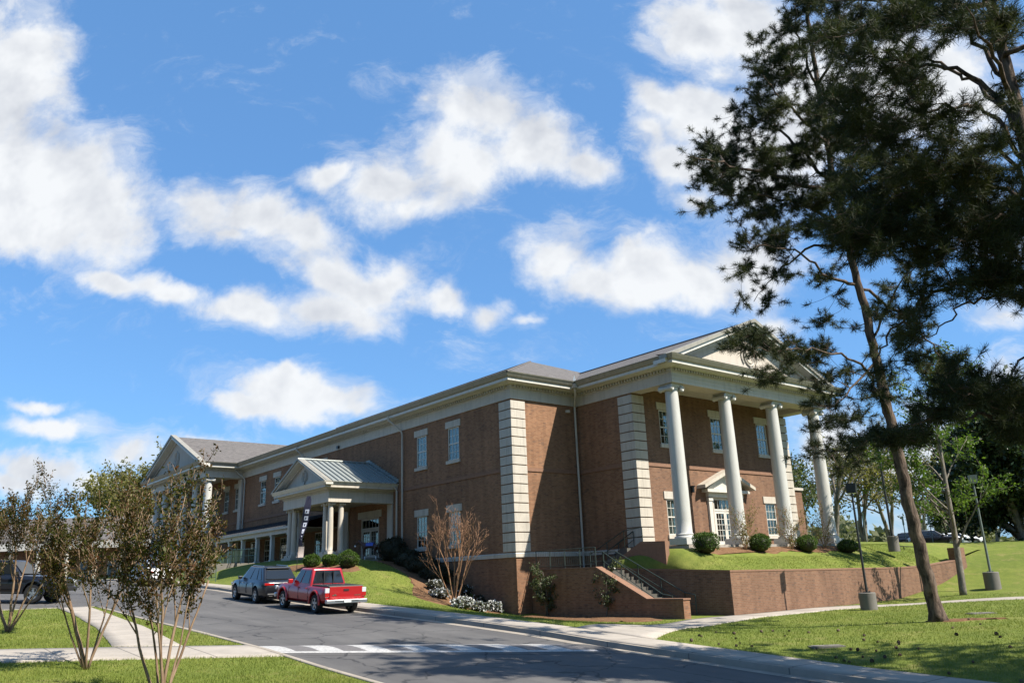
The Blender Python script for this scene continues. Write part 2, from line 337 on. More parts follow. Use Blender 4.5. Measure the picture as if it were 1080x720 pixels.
MT['grey_pole'] = mottled('grey green pole', (.12, .14, .125), .15, 4, .45)
MT['flag_dark'] = plain('navy banner cloth', (.015, .016, .04), .8)
MT['flag_light'] = mottled('pale banner cloth', (.62, .50, .45), .25, 4, .8)
MT['flag_mark'] = plain('white banner print', (.66, .68, .78), .8)
MT['statue'] = mottled('dark brown statue paint', (.045, .022, .018), .3, 8, .35)
MT['statue_blue'] = mottled('blue blanket paint', (.05, .09, .38), .5, 14, .4)

# ------------------------------------------------------------------ mesh helpers
ORG = {}
def org(p): return ORG.get(p.name, Vector((0, 0, 0))) if p else Vector((0, 0, 0))
class MB:
    def __init__(s): s.v = []; s.f = []
    def add(s, vs, fs):
        o = len(s.v); s.v += [tuple(p) for p in vs]; s.f += [tuple(i+o for i in f) for f in fs]; return s
    def box(s, x0, y0, z0, x1, y1, z1):
        x0, x1 = sorted((x0, x1)); y0, y1 = sorted((y0, y1)); z0, z1 = sorted((z0, z1))
        return s.add([(x0,y0,z0),(x1,y0,z0),(x1,y1,z0),(x0,y1,z0),(x0,y0,z1),(x1,y0,z1),(x1,y1,z1),(x0,y1,z1)],
                     [(3,2,1,0),(4,5,6,7),(0,1,5,4),(1,2,6,5),(2,3,7,6),(3,0,4,7)])
    def quad(s, a, b, c, d): return s.add([a, b, c, d], [(0, 1, 2, 3)])
    def prism(s, poly, axis, a, b):     # poly: 2-D outline in the other two axes, extruded along axis
        def P(p, t):
            if axis == 'x': return (t, p[0], p[1])
            if axis == 'y': return (p[0], t, p[1])
            return (p[0], p[1], t)
        n = len(poly); vs = [P(p, a) for p in poly]+[P(p, b) for p in poly]
        fs = [tuple(range(n))[::-1], tuple(range(n, 2*n))]+[(i, (i+1) % n, n+(i+1) % n, n+i) for i in range(n)]
        return s.add(vs, fs)
    def tube(s, pts, rad, n=8, cap=True):
        pts = [Vector(p) for p in pts]; k = len(pts)
        if not hasattr(rad, '__len__'): rad = [rad]*k
        o = len(s.v); ref = None
        for i, p in enumerate(pts):
            t = (pts[min(i+1, k-1)]-pts[max(i-1, 0)])
            t = t.normalized() if t.length > 1e-9 else Vector((0, 0, 1))
            if ref is None: ref = Vector((1, 0, 0)) if abs(t.x) < .8 else Vector((0, 1, 0))
            a = (ref-t*ref.dot(t)).normalized(); b = t.cross(a); ref = a
            for j in range(n):
                an = 2*math.pi*j/n; s.v.append(tuple(p+(a*math.cos(an)+b*math.sin(an))*rad[i]))
        for i in range(k-1):
            for j in range(n): s.f.append((o+i*n+j, o+i*n+(j+1) % n, o+(i+1)*n+(j+1) % n, o+(i+1)*n+j))
        if cap: s.f.append(tuple(o+j for j in range(n))[::-1]); s.f.append(tuple(o+(k-1)*n+j for j in range(n)))
        return s
    def lathe(s, prof, c=(0, 0, 0), n=24):
        o = len(s.v); k = len(prof)
        for r, z in prof:
            for j in range(n):
                a = 2*math.pi*j/n; s.v.append((c[0]+r*math.cos(a), c[1]+r*math.sin(a), c[2]+z))
        for i in range(k-1):
            for j in range(n): s.f.append((o+i*n+j, o+i*n+(j+1) % n, o+(i+1)*n+(j+1) % n, o+(i+1)*n+j))
        s.f.append(tuple(o+j for j in range(n))[::-1]); s.f.append(tuple(o+(k-1)*n+j for j in range(n))); return s
    def sweep(s, path, prof, close_ends=True):   # closed profile (out, z) along a plan path with mitred corners; outward = right of travel
        path = [Vector((p[0], p[1])) for p in path]; k = len(path); n = len(prof); o = len(s.v)
        for i, p in enumerate(path):
            d0 = (p-path[i-1]).normalized() if i > 0 else None
            d1 = (path[i+1]-p).normalized() if i < k-1 else None
            n0 = Vector((d0.y, -d0.x)) if d0 else None; n1 = Vector((d1.y, -d1.x)) if d1 else None
            if n0 is None: mm = n1
            elif n1 is None: mm = n0
            else: mm = (n0+n1)/(1+n0.dot(n1))
            for (ou, z) in prof: q = p+mm*ou; s.v.append((q.x, q.y, z))
        for i in range(k-1):
            for j in range(n): s.f.append((o+i*n+j, o+(i+1)*n+j, o+(i+1)*n+(j+1) % n, o+i*n+(j+1) % n))
        if close_ends: s.f.append(tuple(o+j for j in range(n))); s.f.append(tuple(o+(k-1)*n+j for j in range(n))[::-1])
        return s
    def build(s, name, mat, parent=None, smooth=False, local=False, angle=40):
        o_ = Vector((0, 0, 0)) if local else org(parent)
        me = bpy.data.meshes.new(name); me.from_pydata([(x-o_.x, y-o_.y, z-o_.z) for x, y, z in s.v], [], s.f)
        bm = bmesh.new(); bm.from_mesh(me); bmesh.ops.recalc_face_normals(bm, faces=bm.faces); bm.to_mesh(me); bm.free()
        if smooth:
            me.polygons.foreach_set('use_smooth', [True]*len(me.polygons))
            try: me.set_sharp_from_angle(angle=R(angle))
            except Exception: pass
        me.materials.append(mat if not isinstance(mat, str) else MT[mat])
        o = bpy.data.objects.new(name, me); C.objects.link(o); o.parent = parent
        if parent is not None and not local: ORG[o.name] = o_.copy()
        return o
def tag(o, label=None, cat=None, group=None, kind=None):
    if label: o['label'] = label
    if cat: o['category'] = cat
    if group: o['group'] = group
    if kind: o['kind'] = kind
    return o
def empty(name, loc=(0, 0, 0), rz=0., label=None, cat=None, group=None):
    o = bpy.data.objects.new(name, None); C.objects.link(o); o.location = loc; o.rotation_euler = (0, 0, rz)
    o.empty_display_size = .3
    ORG[o.name] = Vector(loc); return tag(o, label, cat, group)
def kids(o): return [c for c in bpy.data.objects if c.parent == o]
def copy_tree(o, parent=None):
    c = o.copy(); C.objects.link(c); c.parent = parent
    for ch in kids(o): copy_tree(ch, c)
    return c
def fast_mesh(name, V, T, mat, parent=None, quads=False):      # numpy verts (n,3), faces (m,3|4)
    o_ = org(parent); V = np.asarray(V, np.float32)-np.array(o_, np.float32); T = np.asarray(T, np.int32); k = T.shape[1]
    me = bpy.data.meshes.new(name); me.vertices.add(len(V)); me.vertices.foreach_set('co', V.ravel())
    me.loops.add(T.size); me.loops.foreach_set('vertex_index', T.ravel())
    me.polygons.add(len(T)); me.polygons.foreach_set('loop_start', np.arange(0, T.size, k, dtype=np.int32))
    me.polygons.foreach_set('loop_total', np.full(len(T), k, np.int32)); me.update(calc_edges=True)
    me.materials.append(MT[mat] if isinstance(mat, str) else mat)
    o = bpy.data.objects.new(name, me); C.objects.link(o); o.parent = parent
    if parent is not None: ORG[o.name] = o_.copy()
    return o
def unit(v): return v/np.maximum(np.linalg.norm(v, axis=1, keepdims=True), 1e-9)
def leaves_mesh(name, P, size, mat, parent, rng, droop=.2, aspect=.5, var=.35):
    n = len(P); d = unit(rng.normal(size=(n, 3))+np.array([0, 0, -droop])); s_ = unit(np.cross(d, rng.normal(size=(n, 3))))
    L = (size*(1+var*rng.normal(size=n)).clip(.4, 1.8))[:, None]
    a = P; b = P+d*L*.5+s_*L*aspect*.5; c = P+d*L; e = P+d*L*.5-s_*L*aspect*.5
    V = np.stack([a, b, c, e], 1).reshape(-1, 3); T = np.arange(4*n).reshape(n, 4)
    return fast_mesh(name, V, T, mat, parent)

# ------------------------------------------------------------------ terrain
RX = [-400, -150, -100, -75, -58, -50, -40.6, -32.4, -26.4, -21.4, -18, -10.8, -5, 30]
RZ = [3.6, 3.3, 3.0, 2.6, 1.95, 1.57, .94, .45, .14, -.16, -.43, -.90, -1.2, -2.2]
def road_r(x): return np.interp(x, RX, RZ)
def road_z(x, y): return road_r(x)+.011*np.clip(18-y, -2, 12)
KY, LY, XROAD = 18.0, 9.1, -39.5     # right kerb line, left kerb line, edge of the cross street
ctrl = []
for x in (-150, -100, -75, -64, -58, -50, -44, -40.6, -36, -32.4, -29, -26.4, -24, -21.4, -18, -14, -10.8, -5, 5):
    ctrl += [(x, 18.1, road_r(x)+.13), (x, 19.6, road_r(x)+.16)]
    ctrl += [(x, 9, road_r(x)+.22), (x, 4, road_r(x)+.26 if x < -12 else road_r(x)*.8+.3)]
ctrl += [(0, 0, 0), (-10, -6, 0), (-20, -6, .1), (-30, -6, .7), (-45, -6, 1.3), (-60, -20, 1.9), (-30, -40, .6), (0, -40, 0), (30, -30, 0), (40, 10, -.9), (30, 40, -.2),
 (-34.9, 28.4, -.25), (-33, 29, -.38), (-28, 29.3, -.38), (-24.3, 30.5, -.4), (-24, 35, -.41), (-24, 42, -.41), (-23.6, 48, -.36), (-20, 37, -.42), (-20.2, 42, -.4),
 (-13.5, 29.4, -.3), (-13.4, 32.5, -.27), (-15.5, 42, -.3), (-9, 22, -.5), (-4, 24, -.5), (-6, 32, -.25), (-17, 24, -.42), (-20.5, 25.5, -.4), (-26, 24, -.28), (-30, 24, -.12),
 (-21, 49, -.2), (-20.5, 51.8, -.05), (-18, 47, -.26), (-24, 53.4, .5), (-24, 55.6, 1.25), (-25, 59, 2.1), (-29, 57, 2.75), (-20, 60, 2.0), (-28, 74, 2.95), (-12, 62, 1.9), (0, 62, 1.6), (10, 60, 1.2), (-10, 50, -.2), (0, 46, -.3),
 (-10, 76, 2.9), (10, 80, 2.8), (-40, 66, 3.0), (-50, 60, 3.0), (-50, 90, 3.3), (-20, 100, 3.4), (20, 110, 3.4), (-60, 120, 3.6), (40, 60, 1.5), (60, 90, 2.8),
 (-36, 28.4, -.15), (-38, 28.4, .45), (-40, 28.4, 1.2), (-42, 28.4, 1.8), (-44.7, 28.4, 2.45), (-47, 28, 3.0), (-52, 27.5, 3.2), (-45.5, 22.9, 2.65), (-43.3, 23.1, 2.52), (-48, 22.4, 2.75), (-40.5, 23.3, 1.9), (-38, 23, 1.1), (-36, 23, .65), (-34, 24.5, .15), (-35.5, 26, .05), (-40, 26, 1.4), (-43, 26, 2.35), (-41, 20.6, 1.5), (-44, 20.6, 1.85), (-38, 20.6, 1.05), (-34, 20.6, .6),
 (-52, 22, 2.9), (-52, 20.3, 2.1), (-57, 20.2, 2.35), (-60, 24, 3.3), (-58.5, 22.9, 3.2), (-55.5, 22.9, 3.2), (-59.5, 21.2, 2.85), (-56, 21.2, 2.8), (-61.3, 20.4, 2.3), (-66, 21, 2.7), (-70, 24, 3.35), (-80, 21, 3.0), (-90, 21, 3.2), (-90, 40, 3.3), (-60, 40, 3.2), (-40, 40, 2.6), (-35, 44, 2.6), (-120, 30, 3.4), (-120, 60, 3.6),
 (-140, -20, 3.0), (-100, -40, 2.8), (-100, -5, 2.7)]
CT = np.array(ctrl, float)
def tps_u(r2): return np.where(r2 > 1e-9, r2*np.log(np.maximum(r2, 1e-9))*.5, 0)
def tps_fit():
    n = len(CT); d2 = ((CT[:, None, :2]-CT[None, :, :2])**2).sum(-1); K = tps_u(d2)+np.eye(n)*.35
    P = np.hstack([np.ones((n, 1)), CT[:, :2]]); A = np.zeros((n+3, n+3)); A[:n, :n] = K; A[:n, n:] = P; A[n:, :n] = P.T
    b = np.zeros(n+3); b[:n] = CT[:, 2]; return np.linalg.solve(A, b)
TW = tps_fit()
def ground(x, y):
    x = np.atleast_1d(np.asarray(x, float)); y = np.atleast_1d(np.asarray(y, float)); shp = x.shape; x = x.ravel(); y = y.ravel()
    cx, cy_ = -35., 30.; d = np.hypot(x-cx, y-cy_); k = np.where(d > 105, 105/np.maximum(d, 1), 1); xx = cx+(x-cx)*k; yy = cy_+(y-cy_)*k
    out = np.zeros(len(xx))
    for i in range(0, len(xx), 4000):
        a = slice(i, i+4000); d2 = (xx[a, None]-CT[None, :, 0])**2+(yy[a, None]-CT[None, :, 1])**2
        out[a] = tps_u(d2)@TW[:len(CT)]+TW[-3]+TW[-2]*xx[a]+TW[-1]*yy[a]
    out = np.clip(out, -2.5, 4.2)
    # along the kerbs the verge follows the road exactly
    vr = np.clip(1-(y-19.6)/1.6, 0, 1); vr = np.where(y < 18, 1, vr); w = vr*(y > 17.9)
    out = out*(1-w)+(road_r(x)+.135)*w
    vl = np.clip(1-(9.1-y)/2.0, 0, 1)*(y <= 9.15)*(x > XROAD-3); out = out*(1-vl)+(road_z(x, y)+.13)*vl
    return out.reshape(shp)
def gz(x, y): return float(ground(x, y)[0])
def in_road(x, y): return ((y > LY-.07) & (y < KY+.07)) | ((x < XROAD+.07) & (y < KY+.07) & (y > -60) & (x > -130))
def build_ground():
    xs = np.unique(np.concatenate([np.array([-3000, -1500, -700, -400, -250, -180, -150, -130, -115, -100, -90, -82, -74, -68, -64]), np.arange(-60, 4, .5), np.array([XROAD+.05, XROAD+.13]), np.array([5, 8, 12, 18, 26, 40, 70, 120, 250, 600, 1500, 3000])]))
    ys = np.unique(np.concatenate([np.array([-3000, -1500, -600, -250, -120, -80, -60, -45, -35, -28, -22, -17, -13, -10, -8, -6]), np.arange(-4, 66, .5), np.array([8.95, 9.045, 18.05, 18.12]), np.array([68, 71, 75, 80, 88, 98, 110, 130, 160, 220, 400, 900, 2000, 3000])]))
    X, Y = np.meshgrid(xs, ys, indexing='ij'); Z = ground(X, Y)
    Z = np.where(in_road(X, Y), road_z(X, Y)-.25, Z)
    tr = (X < -24.3) & (X > -91) & (Y > 32.6) & (Y < 52); Z = np.where(tr, np.minimum(Z, -.5+0*Z), Z)     # under the terrace and the building
    Z = np.where((X < -35.4) & (X > -90) & (Y > 29.2) & (Y < 51.5), -.8, Z)
    n, k = X.shape; V = np.stack([X, Y, Z], -1).reshape(-1, 3)
    i, j = np.meshgrid(np.arange(n-1), np.arange(k-1), indexing='ij'); a = (i*k+j).ravel(); T = np.stack([a, a+k, a+k+1, a+1], 1)
    o = fast_mesh('ground', V, T, 'grass'); o.data.polygons.foreach_set('use_smooth', [True]*len(T)); tag(o, kind='structure'); return o
build_ground()
def strip(name, left, right, zf, mat, nu=1, nv=1, off=0., thick=0., kind='structure', parent=None):
    """a sheet between two plan polylines (same count), cut fine enough to follow the land"""
    def cut(pl):
        out = []
        for i in range(len(pl)-1):
            for t in range(nu): f = t/nu; out.append((pl[i][0]+(pl[i+1][0]-pl[i][0])*f, pl[i][1]+(pl[i+1][1]-pl[i][1])*f))
        return out+[pl[-1]]
    A = np.array(cut(left), float); B = np.array(cut(right), float); n = len(A)
    f = np.linspace(0, 1, nv+1)[None, :, None]; P = A[:, None]*(1-f)+B[:, None]*f; Z = zf(P[..., 0], P[..., 1])+off
    V = np.concatenate([P, Z[..., None]], -1).reshape(-1, 3); k = nv+1
    i, j = np.meshgrid(np.arange(n-1), np.arange(k-1), indexing='ij'); a = (i*k+j).ravel(); T = np.stack([a, a+k, a+k+1, a+1], 1)
    if thick:
        W = V.copy(); W[:, 2] -= thick; m_ = len(V); V = np.concatenate([V, W])
        rim = [r*k for r in range(n)]+[(n-1)*k+c for c in range(1, k)]+[r*k+k-1 for r in range(n-2, -1, -1)]+[c for c in range(k-2, 0, -1)]
        q = np.array([[rim[t], rim[(t+1) % len(rim)], rim[(t+1) % len(rim)]+m_, rim[t]+m_] for t in range(len(rim))]); T = np.concatenate([T, q])
    o = fast_mesh(name, V, T, mat, parent)
    if kind: tag(o, kind=kind)
    me = o.data; bm = bmesh.new(); bm.from_mesh(me); bmesh.ops.recalc_face_normals(bm, faces=bm.faces); bm.to_mesh(me); bm.free(); return o
rx = [30, 5, -5, -10.8, -18, -21.4, -26.4, -32.4, XROAD]
strip('road', [(x, LY) for x in rx], [(x, KY) for x in rx], road_z, 'asphalt', 4, 6)
rx2 = [XROAD, -50, -58, -75, -100, -130]
strip('road', [(x, -60) for x in rx2], [(x, KY) for x in rx2], road_z, 'asphalt', 4, 12)
# kerbs: a real step, 0.15 m wide
kx = [30, 5, -5, -10.8, -18, -21.4, -26.4, -32.4, -40.6, -50, -58, -75, -100, -130]
strip('kerb', [(x, KY) for x in kx], [(x, KY+.16) for x in kx], lambda x, y: road_r(x)+.15, 'kerb', 4, 1, 0, .3)
kl = [x for x in kx if x > XROAD]+[XROAD]
strip('kerb', [(x, LY-.16) for x in kl], [(x, LY) for x in kl], lambda x, y: road_z(x, LY)+.15, 'kerb', 4, 1, 0, .3)
strip('kerb', [(XROAD, LY-.161), (XROAD, 4), (XROAD, -20)], [(XROAD+.16, LY-.161), (XROAD+.16, 4), (XROAD+.16, -20)], lambda x, y: ground(x, y)+.02, 'kerb', 12, 1, 0, .4)
strip('gutter_pan', [(x, KY-.42) for x in kx], [(x, KY-.002) for x in kx], lambda x, y: road_z(x, y), 'kerb', 4, 2, .006)
# sidewalks
sx_ = [x for x in kx if x <= -5]
strip('sidewalk', [(x, KY+.162) for x in [4]+sx_], [(x, 19.5) for x in [4]+sx_], ground, 'concrete', 8, 4, .028, .15)
strip('path', [(-20.9, 19.502), (-22.6, 24.6), (-24.2, 29.3), (-24.0, 32.3)], [(-17.5, 19.502), (-19.9, 24.0), (-21.4, 28.0), (-22.3, 32.3)], ground, 'concrete_y', 12, 5, .028, .15)
strip('path', [(-23.98, 32.302), (-23.98, 38), (-23.6, 42), (-21.0, 45.3), (-17.6, 47.0), (-6, 52.5), (10, 60)], [(-22.2, 32.302), (-22.4, 38), (-21.9, 41.0), (-19.8, 43.7), (-16.7, 45.5), (-5.2, 51.0), (10.8, 58.5)], ground, 'concrete_y', 12, 5, .028, .15)
strip('path', [(-22.4, 8.92), (-24.2, 5.5), (-25.4, 3.3), (-28.5, -3), (-34, -14)], [(-20.1, 8.92), (-21.6, 5.6), (-22.7, 3.2), (-25.8, -3.2), (-31, -15)], ground, 'concrete_y', 10, 5, .028, .15)
strip('path', [(-24.1, 6.0), (-30, 6.9), (-36, 7.4), (XROAD+.17, 7.5)], [(-23.2, 7.5), (-29.5, 8.2), (-36, 8.55), (XROAD+.17, 8.7)], ground, 'concrete', 12, 4, .024, .15)

# speed hump with its chequered paint
def hump_z(x, y): return road_z(x, y)+.07*np.maximum(0, 1-((x+hx(y))/1.05)**2)
def hx(y): return 22.3-(y-9.2)*.532
hu = empty('speed_hump', (-19, 13.5, road_z(-19, 13.5)), 0, 'long low speed hump painted in white and dark rectangles across the road', 'speed hump')
def hump_part(name, y0, y1, a, b, mat, off):
    return strip(name, [(-hx(y0)+a, y0), (-hx(y1)+a, y1)], [(-hx(y0)+b, y0), (-hx(y1)+b, y1)], hump_z, mat, 4, 6, off, 0, None, hu)
hump_part('hump', LY+.02, KY-.45, -1.15, 1.15, 'asphalt', .004)
for a in (-.86, .66): hump_part('white_line', LY+.15, KY-1.0, a, a+.2, 'road_white', .010)
for i in range(7):
    y0 = LY+.15+i*1.10; hump_part('white_block', y0, y0+.56, -.655, .655, 'road_white', .010)
    hump_part('dark_block', y0+.562, y0+1.098, -.655, .655, 'road_grey', .010)

def blob_sheet(name, outline, off, mat, zf=ground, rings=8, label=None, kind='structure', jag=.06):
    o = np.array(outline, float); c = o.mean(0)
    pts = []
    for i in range(len(o)):
        for t in range(6):
            f = t/6; pts.append(o[i]*(1-f)+o[(i+1) % len(o)]*f)
    pts = np.array(pts); pts = (pts+np.roll(pts, 1, 0)+np.roll(pts, -1, 0)+np.roll(pts, 2, 0)+np.roll(pts, -2, 0))/5
    pts = pts+RNG.normal(size=pts.shape)*jag; n = len(pts)
    P = [c[None]]+[c+(pts-c)*(r/rings) for r in range(1, rings+1)]; P = np.concatenate(P)
    Z = zf(P[:, 0], P[:, 1])+off+RNG.normal(size=len(P))*.008; V = np.column_stack([P, Z])
    V[-n:, 2] -= off+.03
    T = [(0, 1+j, 1+(j+1) % n, 1+(j+1) % n) for j in range(n)]; mb = MB()
    fs = [(0, 1+j, 1+(j+1) % n) for j in range(n)]
    for r in range(rings-1):
        for j in range(n): a = 1+r*n; fs.append((a+j, a+n+j, a+n+(j+1) % n, a+(j+1) % n))
    mb.add(V.tolist(), fs); ob = mb.build(name, mat, None, True); tag(ob, label, None, None, kind); return ob
blob_sheet('mulch_bed', [(-34.9, 28.35), (-36, 25.6), (-35.7, 24.2), (-37.3, 23.4), (-39, 24.6), (-41.5, 25.8), (-44.5, 26.2), (-47, 26.3), (-47.1, 28.4), (-42, 28.4)], .05, 'mulch')
blob_sheet('mulch_bed', [(-34.4, 29.3), (-34.4, 27.6), (-31, 27.2), (-28, 26.8), (-25.2, 27.4), (-24.7, 29.3), (-30, 29.4)], .05, 'mulch')
blob_sheet('mulch_bed', [(-46.3, 23.4), (-42.3, 23.6), (-42.0, 22.6), (-44, 22.0), (-47.5, 21.6), (-50.3, 21.4), (-50.5, 22.6)], .05, 'mulch')
blob_sheet('mulch_bed', [(-12.8, 28.6), (-12.2, 29.5), (-11.2, 30.0), (-12.4, 30.2), (-13.4, 30.0), (-14.1, 29.5), (-13.8, 28.8)], .03, 'mulch')
MT['stair'] = concrete_mat('stair concrete', (.085, .078, .066))  # concrete colour darkened to stand in for tree shade on the steps

# ------------------------------------------------------------------ the brick building
BX, BY = -34.9, 28.5            # near corner of the long front
YW0, YW1, XB = 33.6, 48.6, -30.4  # projecting wing: its two sides and its front wall
ZT = 11.4                       # top of brick
bld = empty('brick_building', (BX, BY, 0), 0, 'large two storey brown brick building with tall white columned porticoes, cream cornices and grey roofs', 'building')
def wall(name, axis, pos, u0, u1, z0, z1, holes, inward, mat='brick_wall', depth=.16, parent=None):
    """one brick sheet on plane axis=pos with rectangular openings and their reveals"""
    us = sorted({u0, u1, *[h[0] for h in holes], *[h[1] for h in holes]}); zs = sorted({z0, z1, *[h[2] for h in holes], *[h[3] for h in holes]})
    P = (lambda u, z, d=0.: (pos+d*inward, u, z)) if axis == 'x' else (lambda u, z, d=0.: (u, pos+d*inward, z))
    mb = MB()
    for i in range(len(us)-1):
        for j in range(len(zs)-1):
            cu, cz = (us[i]+us[i+1])/2, (zs[j]+zs[j+1])/2
            if any(h[0] < cu < h[1] and h[2] < cz < h[3] for h in holes): continue
            mb.quad(P(us[i], zs[j]), P(us[i+1], zs[j]), P(us[i+1], zs[j+1]), P(us[i], zs[j+1]))
    for a, b, c, d in holes:
        mb.quad(P(a, c), P(a, c, depth), P(a, d, depth), P(a, d)); mb.quad(P(b, c), P(b, c, depth), P(b, d, depth), P(b, d))
        mb.quad(P(a, d), P(b, d), P(b, d, depth), P(a, d, depth)); mb.quad(P(a, c), P(b, c), P(b, c, depth), P(a, c, depth))
    return mb.build(name, mat, parent or bld)
# openings: facade A (y = BY) and wing front (x = XB)
WA, HU, HL = 1.18, 2.0, 1.95
A_up = [-40.58, -44.17, -58.2, -66.75, -69.75, -75.7, -78.5, -81.3, -84.1, -86.9]; A_lo = [-40.58, -44.17]
A_can = [-58.6, -61.8, -65.0, -68.2, -71.4]
B_up = [36.38, 41.1, 45.82]; B_lo = [36.38, 45.82]
holesA = [(x-WA/2, x+WA/2, 8.64, 10.64) for x in A_up]+[(x-WA/2, x+WA/2, 3.62, 5.55) for x in A_lo]+[(x-.7, x+.7, 3.7, 5.5) for x in A_can]+[(-52.0, -49.5, 3.2, 5.95)]
holesB = [(y-.55, y+.55, 8.64, 10.64) for y in B_up]+[(y-.55, y+.55, 3.58, 5.55) for y in B_lo]+[(40.0, 42.2, 2.98, 5.75)]
wall('wall', 'y', BY, -91, BX, -.8, ZT+.4, holesA, 1)
wall('wall', 'x', BX, BY, YW0, -.8, ZT+.4, [], -1)
wall('wall', 'y', YW0, BX, XB, -.8, ZT+.4, [], 1)
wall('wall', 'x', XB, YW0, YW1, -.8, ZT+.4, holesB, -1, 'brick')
wall('wall', 'y', YW1, -60, XB, -.8, ZT+.4, [], -1)
wall('wall', 'x', -91, BY, 52, -.8, ZT+.4, [], 1); wall('wall', 'y', 52, -91, -48, -.8, ZT+.4, [], -1)
# dim rooms behind the glass, so that the panes look into depth
rm = MB()
rm.box(-90.5, 32.5, 3.0, -36, 32.6, 11); rm.box(-90.5, 28.7, 7.3, -36, 32.4, 7.45); rm.box(-34.2, 34.1, 3., -34.1, 48.1, 11); rm.box(-34.05, 34.0, 7.3, -30.7, 48.2, 7.45); rm.box(-34.05, 34.0, 2.9, -30.7, 48.2, 2.97); rm.box(-90.5, 28.7, 3.0, -36, 32.4, 3.1); rm.box(-34.05, 34.0, 11.1, -30.7, 48.2, 11.2); rm.box(-90.5, 28.7, 11.1, -36, 32.4, 11.2)
rm.build('interior', 'room', bld)
# low brick extension past the far quoin
ex = MB(); ex.box(-36, 48.62, -.5, -30.75, 50.15, 6.55); ex.build('side_wing', 'brick', bld)
ex = MB(); ex.box(-36.1, 48.62, 6.55, -30.65, 50.25, 6.72); ex.build('coping', 'stone', bld)

# window template, glazed on local plane y=0, facing -y, origin at the middle of the sill line
def make_window(w, h, parent, lintel=True, rows=2, cols=3, blind=0., sill=True, frame='white'):
    fw = .07; mb = MB()
    for x0, x1, z0, z1 in ((-w/2, -w/2+fw, 0, h), (w/2-fw, w/2, 0, h), (-w/2+fw, w/2-fw, 0, fw), (-w/2+fw, w/2-fw, h-fw, h), (-w/2+fw, w/2-fw, h/2-.035, h/2+.035)): mb.box(x0, .03, z0, x1, .13, z1)
    for s_ in (0, 1):
        z0 = s_*h/2+.03; z1 = z0+h/2-.06
        for c in range(1, cols): x = -w/2+fw+(w-2*fw)*c/cols; mb.box(x-.014, .055, z0, x+.014, .085, z1)
        for r in range(1, rows): z = z0+(z1-z0)*r/rows; mb.box(-w/2+fw, .057, z-.014, w/2-fw, .083, z+.014)
    win = mb.build('window', frame, parent, local=True)
    g = MB(); g.box(-w/2+.03, .066, .03, w/2-.03, .074, h-.03); g.build('pane', 'glass', win, local=True)
    if blind: g = MB(); g.box(-w/2+.05, .15, h*(1-blind), w/2-.05, .165, h-.02); g.build('blind', 'blind', win, local=True)
    if lintel:
        g = MB(); g.box(-w/2-.2, -.06, h+.004, w/2+.2, .1, h+.42); g.prism([(-.11, h-.06), (.11, h-.06), (.17, h+.46), (-.17, h+.46)], 'y', -.09, -.055) if False else None
        g.build('lintel', 'stone', win, local=True)
    if sill: g = MB(); g.box(-w/2-.12, -.10, -.2, w/2+.12, .12, -.003); g.build('sill', 'stone', win, local=True)
    return win
def place(win, x, y, z, rz=0.):
    p = win.parent; o_ = org(p); win.location = (x-o_.x, y-o_.y, z-o_.z); win.rotation_euler = (0, 0, rz); return win
wt = [make_window(WA, 2.0, bld, blind=b) for b in (.5, 1., 0., .22)]
for i, x in enumerate(A_up):
    k = (0, 1, 2, 3, 2, 3, 0, 2, 3, 2)[i]; first = not wt[k].get('used'); w_ = wt[k] if first else copy_tree(wt[k], bld); wt[k]['used'] = 1; place(w_, x, BY, 8.64)
wl = make_window(WA, 1.93, bld, blind=.12); place(wl, A_lo[0], BY, 3.62); place(copy_tree(wl, bld), A_lo[1], BY, 3.62)
wc = make_window(1.4, 1.8, bld, lintel=False, rows=2)
for i, x in enumerate(A_can): place(wc if i == 0 else copy_tree(wc, bld), x, BY, 3.7)
wb = make_window(1.1, 2.0, bld, blind=.3); wb2 = make_window(1.1, 2.0, bld, blind=.92)
place(wb, XB, B_up[0], 8.64, R(90)); place(copy_tree(wb, bld), XB, B_up[1], 8.64, R(90)); place(wb2, XB, B_up[2], 8.64, R(90))
wb3 = make_window(1.1, 1.97, bld, blind=.97); place(wb3, XB, B_lo[0], 3.58, R(90)); wb4 = make_window(1.1, 1.97, bld, blind=.45); place(wb4, XB, B_lo[1], 3.58, R(90))
for ob in list(bpy.data.objects):
    if 'used' in ob: del ob['used']

